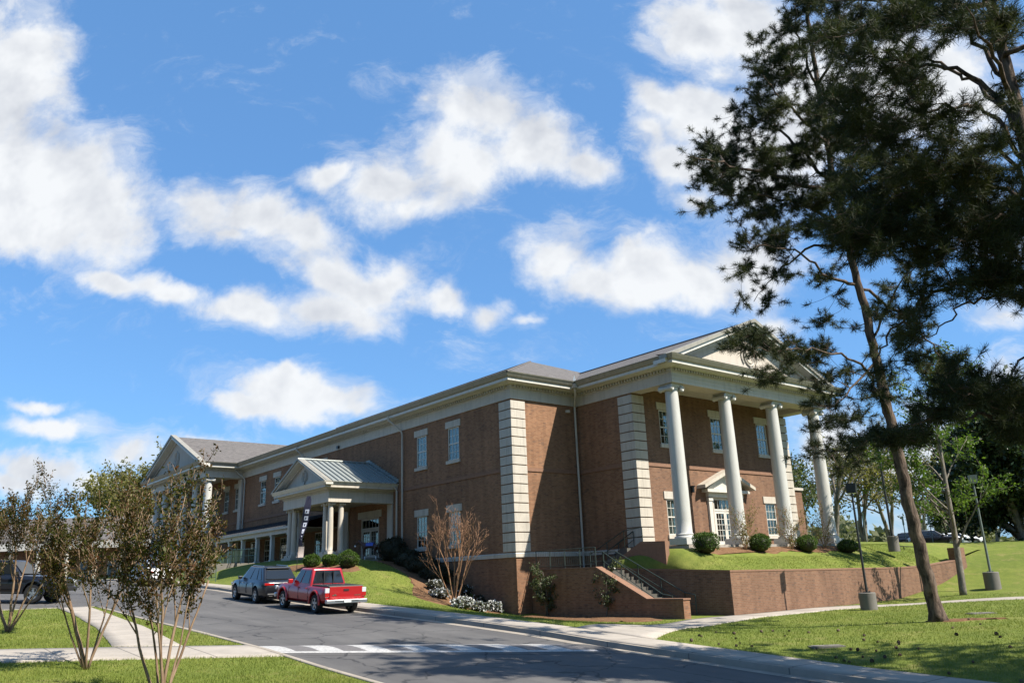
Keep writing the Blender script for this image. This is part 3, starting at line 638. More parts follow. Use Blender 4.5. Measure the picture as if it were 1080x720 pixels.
# entrance doors: two glazed leaves, transom, frame
def make_doors(w, h, parent, mat='white'):
    fr = MB()
    for x0, x1, z0, z1 in ((-w/2, -w/2+.12, 0, h), (w/2-.12, w/2, 0, h), (-w/2+.12, w/2-.12, h-.12, h), (-w/2+.12, w/2-.12, h*.72, h*.72+.12)): fr.box(x0, .02, z0, x1, .16, z1)
    for k in range(1, 5): x = -w/2+.12+(w-.24)*k/5; fr.box(x-.015, .06, h*.72+.12, x+.015, .1, h-.12)
    door = fr.build('door', mat, parent, local=True)
    g = MB(); g.box(-w/2+.1, .075, .05, w/2-.1, .085, h-.1); g.build('pane', 'glass', door, local=True)
    for s_ in (-1, 1):
        lf = MB(); a, b = sorted((s_*.01, s_*(w/2-.13))); hh = h*.72-.01
        for x0, x1, z0, z1 in ((a, a+.12, .01, hh), (b-.12, b, .01, hh), (a+.12, b-.12, .01, .26), (a+.12, b-.12, hh-.13, hh)): lf.box(x0, .04, z0, x1, .12, z1)
        for c in (1, 2): x = a+.12+(b-a-.24)*c/3; lf.box(x-.014, .06, .26, x+.014, .1, hh-.13)
        for r in range(1, 5): z = .26+(hh-.39)*r/5; lf.box(a+.12, .062, z-.014, b-.12, .098, z+.014)
        lf.build('door_leaf', mat, door, local=True)
        hd = MB(); hd.tube([(s_*.08, -.02, .95), (s_*.08, -.02, 1.2)], .014, 6); hd.box(s_*.08-.01, -.02, .96, s_*.08+.01, .05, .98); hd.box(s_*.08-.01, -.02, 1.17, s_*.08+.01, .05, 1.19); hd.build('door_handle', 'steel', door, local=True)
    return door
dB = make_doors(2.2, 2.77, bld); place(dB, XB, 41.1, 2.98, R(90))
dA = make_doors(2.5, 2.75, bld, 'trim'); place(dA, -50.75, BY, 3.2)
lt = MB(); lt.box(-52.35, BY-.07, 5.96, -49.15, BY+.05, 6.42); lt.build('door_lintel', 'stone', bld)
# door surround under the portico: pilasters, entablature and a small pediment
ds = MB()
for y in (39.62, 42.28): ds.box(XB, y-.16, 2.98, XB+.14, y+.16, 5.72); ds.box(XB, y-.2, 2.98, XB+.18, y+.2, 3.2); ds.box(XB, y-.2, 5.55, XB+.18, y+.2, 5.72)
ds.box(XB, 39.4, 5.76, XB+.2, 42.8, 6.02); ds.box(XB, 39.05, 6.025, XB+.45, 43.15, 6.2)
ds.prism([(39.3, 6.2), (42.9, 6.2), (41.1, 7.12)], 'x', XB, XB+.16); ds.build('door_surround', 'white', bld)
dr = MB()
for s_ in (-1, 1): dr.prism([(41.1, 7.20), (41.1, 7.42), (41.1+s_*2.45, 6.42), (41.1+s_*2.45, 6.22)], 'x', XB, XB+.62)
dr.build('door_pediment', 'trim', bld)
# band course, water table
for nm, prof, mat in (('band_course', [(-.05, 7.33), (.05, 7.33), (.05, 7.53), (-.05, 7.53)], 'brick_cap'), ('water_table', [(-.05, 2.68), (.07, 2.68), (.07, 2.86), (.03, 2.93), (-.05, 2.93)], 'stone')):
    mb = MB(); mb.sweep([(-91, BY), (BX, BY), (BX, YW0), (XB, YW0)]+([(XB, YW1)] if nm == 'band_course' else []), prof); mb.build(nm, mat, bld)
# quoins: stacks of chamfered blocks
def quoin(cx, cy_, dx, dy, wx, wy, z0=2.95, z1=11.3, n=16):
    mb = MB(); h = (z1-z0)/n
    for i in range(n):
        a, b = z0+i*h+.03, z0+(i+1)*h-.03; p = .075
        x0, x1 = (cx-p*dx*-1, cx-wx*dx); y0, y1 = (cy_+p*dy, cy_-wy*dy)
        mb.box(x0, y0, a, x1, y1, b); 
    return mb.build('quoin', 'stone', bld)
quoin(BX, BY, 1, -1, 1.02, .98); quoin(XB, YW0, 1, -1, 1.0, .92); quoin(XB, YW1, 1, 1, .6, .92)
def pilaster_mat(): pass

# main cornice: frieze, dentils, cornice, gutter along every eave
PATH = [(-74.5, BY), (BX, BY), (BX, YW0), (-27.4, YW0), (-27.4, YW1+.05), (-60, YW1+.05)]
def cornice(path, dz=0., parent=bld, k=1., front=True):
    mb = MB(); mb.sweep(path, [(-.12, 11.38+dz), (.07, 11.38+dz), (.07, 11.93+dz*.5), (.11, 11.95+dz*.5), (.11, 12.0+dz*.5), (-.12, 12.0+dz*.5)]); mb.build('frieze', 'trim', parent)
    mb = MB(); mb.sweep(path, [(-.12, 12.002), (.14, 12.002), (.14, 12.16), (-.12, 12.16)])
    for (p, q) in zip(path[:-1], path[1:]):
        p, q = Vector((*p, 0)), Vector((*q, 0)); d = (q-p).normalized(); n_ = Vector((d.y, -d.x, 0)); L_ = (q-p).length; t = .15
        while t < L_-.1:
            c = p+d*t+n_*.2; a = d*.055; b = n_*.062
            mb.add([tuple(c+sx*a+sy_*b+Vector((0, 0, z))) for z in (12.01, 12.155) for sx, sy_ in ((-1, -1), (1, -1), (1, 1), (-1, 1))], [(3,2,1,0),(4,5,6,7),(0,1,5,4),(1,2,6,5),(2,3,7,6),(3,0,4,7)]); t += .22
    mb.build('dentil_course', 'trim', parent)
    mb = MB(); mb.sweep(path, [(-.12, 12.162), (.30, 12.162), (.34, 12.2), (.80*k, 12.215), (.80*k, 12.37), (-.12, 12.37)]); mb.build('cornice', 'white', parent)
    mb = MB(); mb.sweep(path, [(-.12, 12.372), (.82*k, 12.372), (.90*k, 12.42), (1.02*k, 12.60), (1.05*k, 12.66), (-.12, 12.66)]); mb.build('gutter', 'gutter', parent)
cornice(PATH)
# portico beam and ceiling of the wing
bm_ = MB(); bm_.box(-28.35, YW0+.12, 11.38, -27.52, YW1-.07, 12.36); bm_.box(-30.38, YW0+.12, 11.38, -28.35, YW0+.8, 12.0); bm_.box(-30.38, YW1-.75, 11.38, -28.35, YW1-.07, 12.0); bm_.build('portico_beam', 'trim', bld)
cl = MB(); cl.box(-30.38, YW0+.8, 11.72, -28.35, YW1-.75, 11.8); cl.build('portico_ceiling', 'white', bld)
for zz in (11.55, 11.74):
    fs = MB(); fs.box(-27.335, YW0-.07, zz, -27.31, YW1+.12, zz+.022); fs.build('fascia_line', 'trim', bld)
# roofs
EZ, SL = 12.6, .41
rf = MB()
x0, x1, y0, y1 = -92., BX+1.03, BY-1.03, 53.; hd = (y1-y0)/2; zr = EZ+SL*hd; a, b = (x0+hd, (y0+y1)/2, zr), (x1-hd, (y0+y1)/2, zr)
P0, P1, P2, P3 = (x0, y0, EZ), (x1, y0, EZ), (x1, y1, EZ), (x0, y1, EZ)
rf.add([P0, P1, P2, P3, a, b], [(0, 1, 5, 4), (1, 2, 5), (2, 3, 4, 5), (3, 0, 4)]); rf.build('roof', 'shingle', bld)
YR = (YW0+YW1)/2; zB = 15.95; xF = -26.95
rf = MB()
rf.add([(xF, YW0-1.05, EZ), (xF, YR, zB), (xF, YW1+1.1, EZ), (-49, YW0-1.05, EZ), (-49, YR, zB), (-49, YW1+1.1, EZ)], [(0, 1, 4, 3), (1, 2, 5, 4)]); rf.build('roof', 'shingle', bld)
rc = MB(); rc.tube([(xF, YR, zB+.02), (-43, YR, zB+.02)], .07, 6); rc.build('ridge_cap', 'dark_roof', bld)
rc = MB(); rc.tube([P1, b], .07, 6); rc.tube([b, a], .07, 6); rc.build('ridge_cap', 'shingle', bld)
vl = MB(); vl.add([(x1-.1, YW0-1.0, 12.68), (x1+.12, YW0-1.0, 12.68), (x1-8.2, YW0+6.9, 15.92), (x1-8.4, YW0+6.9, 15.92)], [(0, 1, 2, 3)]); vl.build('valley_flashing', 'metal_roof', bld)
# pediments: tympanum, raking cornices, round ornament
def pediment(axis, front, c, half, zbase, rise, sgn, tri_in=.75, mat='stucco', scale=1., orn=True, rake_h=.42, deep=.95):
    """gable end; front = plane of the outer rake face, sgn = direction it faces along axis"""
    t = MB(); f = front-sgn*tri_in
    t.prism([(c-half+.5*scale, zbase), (c+half-.5*scale, zbase), (c, zbase+rise*(1-.5*scale/half)+.02)], axis, f, f-sgn*.3); t.build('tympanum', mat, bld)
    for nm, d0, d1, h0, h1, mt in (('raking_gutter', 0., .5, -.10, .12, 'gutter'), ('raking_cornice', .10, deep, -.30, -.102, 'white'), ('raking_frieze', tri_in-.13, tri_in+.2, -.62, -.302, 'trim')):
        for s_ in (-1, 1):
            k = MB(); e = half if nm != 'raking_frieze' else half-.5*scale; zz = lambda u: zbase+rise*(1-u/half)
            pl = [(c, zz(0)+h0*scale), (c, zz(0)+h1*scale), (c+s_*e, zz(e)+h1*scale), (c+s_*e, zz(e)+max(h0, -.30 if nm != 'raking_frieze' else -.5)*scale)]
            k.prism(pl, axis, front-sgn*d0, front-sgn*d1); k.build(nm, mt, bld)
    if orn:
        zc = zbase+rise*.40; ringm = MB(); n = 28; r0 = .62*scale
        def ptt(u, z, d): return (f+sgn*d, c+u, z) if axis == 'x' else (c+u, f+sgn*d, z)
        for rr, th in ((r0, .055), (r0*.72, .04)):
            ringm.tube([ptt(rr*math.cos(2*math.pi*i/n)*.82, zc+rr*math.sin(2*math.pi*i/n), .04) for i in range(n+1)], th*scale, 8)
        sc = [ptt(r0*.45*(1-i/22)*math.cos(i*.45), zc+r0*.45*(1-i/22)*math.sin(i*.45), .05) for i in range(22)]; ringm.tube(sc, .03*scale, 6)
        for s_ in (-1, 1):
            ringm.tube([ptt(s_*(r0*.8+.30*scale*math.sin(i*.4)), zc+r0*(.9-i*.26), .04) for i in range(8)], .045*scale, 6)
        ringm.tube([ptt(0, zc-r0*1.0, .04), ptt(.03, zc-r0*1.35, .05), ptt(0, zc-r0*1.6, .04)], [.08*scale, .1*scale, .02], 6); ringm.tube([ptt(0, zc+r0, .04), ptt(0, zc+r0*1.3, .04)], [.1*scale, .03], 6)
        ringm.build('ornament', 'trim', bld, True)
pediment('x', -26.75, YR, 8.55, 12.55, 3.42, 1)
# water shelf of the wing pediment
ws = MB(); ws.add([(-26.34, YW0-.95, 12.665), (-26.34, YW1+1.0, 12.665), (-27.6, YW1+1.0, 12.8), (-27.6, YW0-.95, 12.8)], [(0, 1, 2, 3)]); ws.build('pediment_flashing', 'dark_roof', bld)

# columns: tapered shaft with base mouldings; plinth and scrolled capital as children
def make_column(h, r, axis, parent, mat='column', plinth=True):
    prof = [(r*1.28, 0), (r*1.30, r*.12), (r*1.22, r*.26), (r*1.05, r*.32), (r*1.05, r*.4), (r*1.14, r*.48), (r*1.05, r*.58), (r, r*.66)]
    for i in range(1, 13): t = i/12; prof.append((r*(1-.17*t**1.7), r*.66+(h-r*.66-r*.75)*t))
    prof += [(r*.90, h-r*.74), (r*.90, h-r*.66), (r*.84, h-r*.64), (r*.95, h-r*.42), (r*.8, h-r*.4)]
    mb = MB(); mb.lathe(prof, (0, 0, 0), 28); col = mb.build('column', mat, parent, True, True)
    cp_ = MB(); ab_ = r*1.05; cp_.box(-ab_, -ab_, h-.16*r, ab_, ab_, h-.003)
    rr = .40*r
    for s_ in (-1, 1):
        c = s_*r*.98
        if axis == 'x':
            pts = [(-r*1.02, c, h-.16*r-rr), (-r*.5, c, h-.16*r-rr), (0, c, h-.16*r-rr), (r*.5, c, h-.16*r-rr), (r*1.02, c, h-.16*r-rr)]
        else: pts = [(c, -r*1.02, h-.16*r-rr), (c, -r*.5, h-.16*r-rr), (c, 0, h-.16*r-rr), (c, r*.5, h-.16*r-rr), (c, r*1.02, h-.16*r-rr)]
        cp_.tube(pts, [rr, rr*.8, rr*.68, rr*.8, rr], 18)
        for e in (-1, 1):                                   # the raised spiral of each scroll
            sp = []
            for i in range(26):
                q = rr*(.96-.8*i/26); an = i*.48; u, v = q*math.cos(an), q*math.sin(an)
                sp.append((e*r*1.03, c+u, h-.16*r-rr+v) if axis == 'x' else (c+u, e*r*1.03, h-.16*r-rr+v))
            cp_.tube(sp, .035*r/.44+.012, 5)
    if axis == 'x': cp_.box(-r*.95, -r*.98, h-.36*r, r*.95, r*.98, h-.17*r)
    else: cp_.box(-r*.98, -r*.95, h-.36*r, r*.98, r*.95, h-.17*r)
    cp_.build('capital', mat, col, True, True, 30)
    if plinth: p = MB(); p.box(-r*1.38, -r*1.38, -.34*(r/.44), r*1.38, r*1.38, -.003); p.build('plinth', mat, col, False, True)
    return col
def put_columns(spots, h, r, axis, plinth=True, mat='column'):
    c0 = make_column(h, r, axis, bld, mat, plinth)
    for i, (x, y, z) in enumerate(spots): place(c0 if i == 0 else copy_tree(c0, bld), x, y, z)
put_columns([(-27.93, 34.12, 3.25), (-27.93, 38.78, 3.25), (-27.93, 43.44, 3.25), (-27.93, 48.1, 3.25)], 8.12, .415, 'x')
fl = MB(); fl.box(-30.38, YW0+.01, 2.4, -27.3, YW1+.05, 2.905); fl.build('portico_floor', 'concrete', bld)
# left portico, facing the road
XL0, XL1, YL = -74.5, -90.5, 25.0
PL = [(XL1, BY), (XL1, YL), (XL0, YL), (XL0, BY)]
cornice(PL)
bm_ = MB(); bm_.box(XL1+.1, YL+.1, 11.38, XL0-.12, YL+.95, 12.36); bm_.box(XL0-.95, YL+.95, 11.38, XL0-.12, BY-.02, 12.0); bm_.build('portico_beam', 'trim', bld)
cl = MB(); cl.box(XL1+.2, YL+.95, 11.7, XL0-.95, BY-.02, 11.8); cl.build('portico_ceiling', 'trim', bld)
cL = (XL0+XL1)/2
rf = MB(); rf.add([(XL0+1.05, YL-.75, EZ), (cL, YL-.75, 16.2), (XL1-1.05, YL-.75, EZ), (XL0+1.05, 42, EZ), (cL, 42, 16.2), (XL1-1.05, 42, EZ)], [(0, 1, 4, 3), (1, 2, 5, 4)]); rf.build('roof', 'shingle', bld)
pediment('y', YL-.95, cL, 9.05, 12.55, 3.72, -1)
put_columns([(x, YL+.5, 3.3) for x in (-75.05, -78.2, -81.4, -84.6, -87.5, -90.0)], 8.07, .40, 'y')
fl = MB(); fl.box(XL1-.5, YL-.4, 2.4, XL0+.5, BY-.02, 2.95); fl.build('portico_floor', 'concrete', bld)
pil = MB(); pil.box(XL0-.6, BY-.16, 3.3, XL0+.05, BY+.02, 11.37); pil.box(XL0-.68, BY-.22, 11.0, XL0+.13, BY+.02, 11.3); pil.build('pilaster', 'trim', bld)
# entrance porch with metal roof
PX0, PX1, PY = -47.6, -54.4, 23.75
def porch():
    path = [(PX1, BY-.02), (PX1, PY), (PX0, PY), (PX0, BY-.02)]
    mb = MB(); mb.sweep(path, [(-.7, 6.66), (.0, 6.66), (.0, 7.3), (.06, 7.33), (.06, 7.42), (-.7, 7.42)]); mb.build('porch_frieze', 'trim', bld)
    mb = MB(); mb.sweep(path, [(-.7, 7.422), (.25, 7.422), (.3, 7.5), (.52, 7.52), (.52, 7.66), (-.7, 7.66)]); mb.build('porch_cornice', 'trim', bld)
    mb = MB(); mb.sweep(path, [(-.7, 7.662), (.54, 7.662), (.66, 7.86), (.68, 7.9), (-.7, 7.9)]); mb.build('gutter', 'white', bld)
    c = (PX0+PX1)/2; h = 4.1; z0, z1 = 7.86, 9.72; yF = PY-.62
    mb = MB(); mb.add([(c+h, yF, z0), (c, yF, z1), (c-h, yF, z0), (c+h, BY-.01, z0), (c, BY-.01, z1), (c-h, BY-.01, z0)], [(0, 1, 4, 3), (1, 2, 5, 4)])
    y = yF+.12
    while y < BY-.1:
        for s_ in (-1, 1): mb.add([(c+s_*h, y-.03, z0+.005), (c+s_*h, y+.03, z0+.005), (c, y+.03, z1+.005), (c, y-.03, z1+.005), (c+s_*h, y-.02, z0+.09), (c+s_*h, y+.02, z0+.09), (c, y+.02, z1+.09), (c, y-.02, z1+.09)], [(0,1,2,3),(4,5,6,7),(0,1,5,4),(1,2,6,5),(2,3,7,6),(3,0,4,7)])
        y += .42
    mb.tube([(c, yF, z1+.06), (c, BY-.02, z1+.06)], .07, 6); mb.build('porch_roof', 'metal_roof', bld)
    fl_ = MB()
    for s_ in (-1, 1):
        for i in range(14):
            t0, t1 = i/14, (i+1)/14; fl_.box(c+s_*h*t0, BY-.10, z1-(z1-z0)*t0-.0, c+s_*h*t1, BY-.012, z1-(z1-z0)*t0+.24)
    fl_.build('step_flashing', 'metal_roof', bld)
    pediment('y', PY-.66, c, 4.12, 7.84, 1.9, -1, .6, 'trim', .55, True, .3, .6)
    cl_ = MB(); cl_.box(PX1+.7, PY+.7, 6.9, PX0-.7, BY-.02, 6.98); cl_.build('porch_ceiling', 'trim', bld)
    spots = [(-48.0, 24.12), (-48.68, 24.12), (-48.0, 24.85), (-54.0, 24.12), (-53.32, 24.12), (-54.0, 24.85)]
    put_columns([(x, y, 3.62) for x, y in spots], 3.03, .19, 'y', True, 'trim')
    for cx in (-48.3, -53.7): p = MB(); p.box(cx-.72, 23.75, 2.3, cx+.72, 25.3, 3.47); p.build('column_pedestal', 'stone', bld)
    fl_ = MB(); fl_.box(-54.6, 23.95, 2.2, -47.5, BY-.02, 3.2); fl_.build('porch_floor', 'concrete', bld)
    for x in (-47.95, -54.05): p = MB(); p.box(x-.3, BY-.12, 3.2, x+.3, BY-.01, 6.655); p.build('pilaster', 'trim', bld)
porch()
# colonnade canopy along the wall
def canopy():
    x0, x1 = -55.2, -76.6; ye = 24.85
    mb = MB(); mb.add([(x0, ye, 5.78), (x0, BY-.01, 6.75), (x1, BY-.01, 6.75), (x1, ye, 5.78)], [(0, 1, 2, 3)])
    x = x0-.2
    while x > x1: mb.add([(x-.025, ye, 5.79), (x+.025, ye, 5.79), (x+.025, BY-.02, 6.76), (x-.025, BY-.02, 6.76), (x-.02, ye, 5.86), (x+.02, ye, 5.86), (x+.02, BY-.02, 6.83), (x-.02, BY-.02, 6.83)], [(4,5,6,7),(0,1,5,4),(1,2,6,5),(3,0,4,7)]); x -= .45
    mb.build('canopy_roof', 'dark_roof', bld)
    mb = MB(); mb.box(x1, ye+.12, 5.32, x0, ye+.55, 5.62); mb.build('canopy_beam', 'trim', bld)
    mb = MB(); mb.box(x1, ye-.06, 5.622, x0, ye+.3, 5.775); mb.build('gutter', 'trim', bld)
    mb = MB(); mb.box(x1, ye+.56, 5.6, x0, BY-.02, 5.66); mb.build('canopy_ceiling', 'trim', bld)
    c = MB(); c.box(-.13, -.13, 0, .13, .13, 1.92); c.box(-.18, -.18, 0, .18, .18, .14); c.box(-.17, -.17, 1.8, .17, .17, 1.918); c0 = c.build('canopy_post', 'column', bld, False, True)
    for i, x in enumerate((-56.4, -59.4, -62.2, -65.1, -67.9, -70.8, -73.7, -76.3)): place(c0 if i == 0 else copy_tree(c0, bld), x, ye+.33, 3.4)
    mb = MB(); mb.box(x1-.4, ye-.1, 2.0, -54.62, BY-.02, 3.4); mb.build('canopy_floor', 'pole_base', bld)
canopy()
# downspouts
def spout(pts): mb = MB(); mb.tube(pts, .065, 8); mb.build('downspout', 'gutter' if False else 'stone', bld, True)
def ds_y(x, y, zb): spout([(x-.55, y-.92, 12.36), (x-.55, y-.92, 12.1), (x-.1, y-.2, 11.35), (x, y-.14, 11.1), (x, y-.14, zb)])
ds_y(-46.3, BY, 3.2); ds_y(-60.6, BY, 6.8); ds_y(-73.75, BY, 6.75)
spout([(BX+.95, YW0-.95, 12.4), (BX+.95, YW0-.95, 12.2), (BX+.9, YW0-.85, 12.0), (BX+.16, YW0-.28, 11.35), (BX+.14, YW0-.26, 11.1), (BX+.14, YW0-.26, 2.0)])
h_ = MB(); h_.box(BX+.8, YW0-1.1, 12.25, BX+1.12, YW0-.78, 12.5); h_.build('rain_head', 'stone', bld)
spout([(-47.0, BY-.42, 7.7), (-47.0, BY-.14, 7.45), (-47.0, BY-.14, 3.1)])
wl_ = MB(); wl_.box(XB, 38.03, 5.98, XB+.16, 38.2, 6.3); wl_.box(XB+.02, 38.0, 6.3, XB+.22, 38.23, 6.36); wl_.build('wall_lamp', 'black', bld)
for p in ((-55.5, BY-.2, 11.55), (-35.9, BY+3.5, 11.0)): 
    b_ = MB(); b_.box(p[0]-.12, p[1]-.03, p[2]-.1, p[0]+.12, p[1]+.13, p[2]+.1) if p[0] < -50 else b_.box(BX, YW0-.9, 10.95, BX+.2, YW0-.7, 11.1); b_.build('wall_vent' if p[0] < -50 else 'camera_box', 'black' if p[0] < -50 else 'white', bld)

# ------------------------------------------------------------------ terrace: retaining wall, stair, lawn above
rw = empty('retaining_wall', (-24, 32.3, -.4), 0, 'long low brick retaining wall holding up the raised lawn in front of the portico', 'retaining wall')
wl_path = [(-30.8, 31.2), (-24.0, 32.3), (-24.0, 40), (-24.0, 49), (-23.9, 51.5), (-23.6, 54.3), (-23.5, 54.9)]
wl_top = [1.93, 1.6, 1.5, 1.40, 1.45, 1.66, 1.7]
def tall_wall(path, tops, zb, t, name, mat, parent):
    mb = MB(); n = len(path); P = [Vector(p) for p in path]; vs = []
    for i in range(n):
        d = (P[min(i+1, n-1)]-P[max(i-1, 0)]).normalized() if not 0 < i < n-1 else None
        if d is None:
            a_, b_ = (P[i]-P[i-1]).normalized(), (P[i+1]-P[i]).normalized(); na, nb = Vector((-a_.y, a_.x)), Vector((-b_.y, b_.x)); m_ = (na+nb)/(1+na.dot(nb))
        else: m_ = Vector((-d.y, d.x))
        q = P[i]+m_*t; vs += [(P[i].x, P[i].y, zb), (P[i].x, P[i].y, tops[i]), (q.x, q.y, tops[i]), (q.x, q.y, zb)]
    fs = []
    for i in range(n-1):
        for j in range(4): fs.append((i*4+j, (i+1)*4+j, (i+1)*4+(j+1) % 4, i*4+(j+1) % 4))
    fs += [(0, 1, 2, 3), tuple(range(4*n-4, 4*n))]
    mb.add(vs, fs); return mb.build(name, mat, parent)
tall_wall(wl_path, [z-.08 for z in wl_top], -.9, .3, 'wall', 'brick', rw)
mb = MB(); 
tall_wall([(p[0]+(.02 if i else 0), p[1]-(.02 if i < 2 else 0)) for i, p in enumerate(wl_path)], wl_top, 0, .34, 'wall_tmp', 'brick_cap', rw)
o = bpy.data.objects['wall_tmp']; o.name = 'cap'
for v in o.data.vertices:
    if v.co.z+org(rw).z < .01:
        d = [(abs(v.co.x+rw.location.x-p[0])+abs(v.co.y+rw.location.y-p[1]), z) for p, z in zip(wl_path, wl_top)]; v.co.z = min(d)[1]-.079-rw.location.z
pr = MB(); pr.box(-23.38, 54.80, -.2, -23.95, 55.9, 2.43); pr.build('end_pier', 'brick', rw)
# raised lawn
TZ = {}
def yw(x): return np.interp(x, [-30.8, -24.0], [31.2, 32.3])
def terr(x, y):
    x = np.asarray(x, float); y = np.asarray(y, float)
    edge = np.interp(y, [32.3, 40, 49, 52, 55, 60], [1.55, 1.42, 1.32, 1.36, 1.6, 2.3]); t = np.clip((-24.3-x)/2.9, 0, 1.)
    top = np.interp(y, [32.3, 36, 44, 52, 60], [2.72, 2.72, 2.74, 2.84, 2.9]); top = top+np.clip((-27.2-x), 0, 20)*.02
    z = edge*(1-t)+top*t
    t = t**.85*np.clip((y-yw(x)-.15)/np.clip(2.2-1.7*np.clip((-25.2-x)/1.8, 0, 1), .5, 2.2), 0, 1)**.8; z = edge*(1-t)+top*t
    west = np.clip((x+29.2)/-1.6, 0, 1)*np.clip((33.3-y)/1.2, 0, 1); return z*(1-west)+np.minimum(z, 2.2)*west
xs = np.arange(-30.75, -24.2, .25); ys = np.concatenate([[32.52, 32.55], np.arange(32.7, 62.1, .3)]); X, Y = np.meshgrid(xs, ys, indexing='ij'); E_ = Y < 32.54; Y = Y+(yw(X)-32.3)*np.clip((34.4-Y)/1.9, 0, 1); Z = terr(X, Y); Z = np.where(E_, 1.0, Z)
Z = np.where((X < -27.6) & (Y > 33.7) & (Y < 48.5), 2.5, Z); n, k = X.shape
i, j = np.meshgrid(np.arange(n-1), np.arange(k-1), indexing='ij'); a = (i*k+j).ravel()
tl_ = fast_mesh('terrace_lawn', np.stack([X, Y, Z], -1).reshape(-1, 3), np.stack([a, a+k, a+k+1, a+1], 1), 'grass'); tl_.data.polygons.foreach_set('use_smooth', [True]*len(a)); tag(tl_, kind='structure')
xs = np.arange(-60, -30.9, 1.); ys = np.arange(49.5, 75, 1.); X, Y = np.meshgrid(xs, ys, indexing='ij'); Z = np.full(X.shape, 2.86)+.004*(Y-50); n, k = X.shape; i, j = np.meshgrid(np.arange(n-1), np.arange(k-1), indexing='ij'); a = (i*k+j).ravel()
tag(fast_mesh('upper_lawn', np.stack([X, Y, Z], -1).reshape(-1, 3), np.stack([a, a+k, a+k+1, a+1], 1), 'grass'), kind='structure')
blob_sheet('mulch_bed', [(-27.25, 33.4), (-26.5, 33.3), (-26.2, 34.5), (-26.6, 37), (-26.2, 39), (-26.6, 42), (-26.2, 44), (-26.6, 47), (-26.3, 49.2), (-27.25, 49.3), (-27.3, 41)], .04, 'mulch', terr)
# ramp wall beside the upper flight
ra = MB(); ra.prism([(-31.2, 1.4), (-27.5, 1.4), (-27.5, 3.1), (-29.1, 3.16), (-31.0, 2.25), (-31.2, 2.1)], 'y', 32.02, 32.30)
ra.build('ramp_wall', 'brick_cap', rw)
st = empty('brick_staircase', (-29, 30, -.4), 0, 'outdoor brick staircase with dark green pipe handrails climbing beside the retaining wall', 'stairs')
ck = MB(); ck.prism([(-34.88, -.8), (-24.58, -.8), (-24.58, .40), (-26.67, .40), (-29.9, 1.93), (-34.88, 1.96)], 'y', 29.5, 29.95); ck.build('cheek_wall', 'brick_wall', st)
cc = MB(); cc.prism([(-24.54, .402), (-26.70, .402), (-29.93, 1.932), (-34.88, 1.962), (-34.88, 2.03), (-29.91, 2.0), (-26.68, .47), (-24.54, .47)], 'y', 29.47, 29.98); cc.build('wall_cap', 'brick_cap', st)
sp2 = MB(); n = 13; z0, z1 = -.38, 1.8
for i in range(n): sp2.box(-26.25-i*.29, 29.96, -.8, -26.25-(i+1)*.29-(.0 if i < n-1 else .9), float(yw(-26.25-i*.29))+.02, z0+(z1-z0)*(i+1)/n)
sp2.box(-30.92, 29.96, -.8, -34.88, 33.58, 1.799)
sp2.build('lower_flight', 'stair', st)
up_ = MB(); n = 7
for i in range(n): up_.box(-32.8+i*.32, 32.31, .5, -32.8+(i+1)*.32+(.0 if i < n-1 else .2), 33.58, 1.8+(2.9-1.8)*(i+1)/n)
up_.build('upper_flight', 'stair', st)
def rail(name, pts, parent, mat, h=.9, mid=(.45,), r=.025, posts=None, balus=0):
    mb = MB(); P = [Vector(p) for p in pts]
    for hh in (h, *mid): mb.tube([p+Vector((0, 0, hh)) for p in P], r if hh == h else r*.7, 6)
    for a_, b_ in zip(P[:-1], P[1:]):
        L_ = (b_-a_).length; k = max(1, round(L_/1.3))
        for i in range(k+1): q = a_.lerp(b_, i/k); mb.tube([q-Vector((0, 0, .05)), q+Vector((0, 0, h))], r*.95, 6)
        if balus:
            k = int(L_/balus)
            for i in range(k): q = a_.lerp(b_, (i+.5)/k); mb.tube([q+Vector((0, 0, .08)), q+Vector((0, 0, h))], r*.35, 4)
    return mb.build(name, mat, parent, True)
for y, y2 in ((30.12, 30.12), (31.75, 31.08)): rail('handrail', [(-25.7, y, -.35), (-26.3, y, -.25), (-30.0, y2, 1.82), (-30.9, y2, 1.82)], st, 'green_black')
rail('handrail', [(-34.7, 29.72, 2.03), (-30.1, 29.72, 2.03)], st, 'green_black', .92, (.1,), .022, None, .14)
rail('handrail', [(-33.2, 32.4, 1.82), (-30.6, 32.4, 2.9), (-29.3, 32.4, 3.0)], st, 'green_black'); rail('handrail', [(-33.2, 33.45, 1.82), (-30.9, 33.45, 2.9)], st, 'green_black')
# street stair up to the colonnade
ls = empty('street_steps', (-60, 21.5, 1.8), 0, 'concrete steps with pale green pipe railings rising from the kerb to the colonnade', 'stairs')
s2 = MB(); n = 11
for i in range(n): s2.box(-64.5+i*.34, 20.6, .8, -64.5+(i+1)*.34+(0 if i < n-1 else .9), 22.6, 1.95+(3.38-1.95)*(i+1)/n)
for i in range(6): s2.box(-58.5, 20.58-(i+1)*.3, .6, -55.2, 20.59, 2.3-.28*i) if False else None
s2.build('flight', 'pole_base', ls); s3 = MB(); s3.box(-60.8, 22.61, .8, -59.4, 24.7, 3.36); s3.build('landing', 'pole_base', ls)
for y in (20.7, 21.6, 22.5): rail('handrail', [(-64.9, y, 1.95), (-64.2, y, 2.1), (-60.8, y, 3.38), (-59.9, y, 3.38)]+([(-55.6, y, 3.25)] if y > 22 else []), ls, 'green_rail', .95, (.5,), .028, None, .16)
rail('handrail', [(-64.9, 19.9, 2.2), (-61, 19.9, 2.1), (-56.2, 20.0, 2.1)], ls, 'green_rail', .95, (.3,), .028, None, .16)
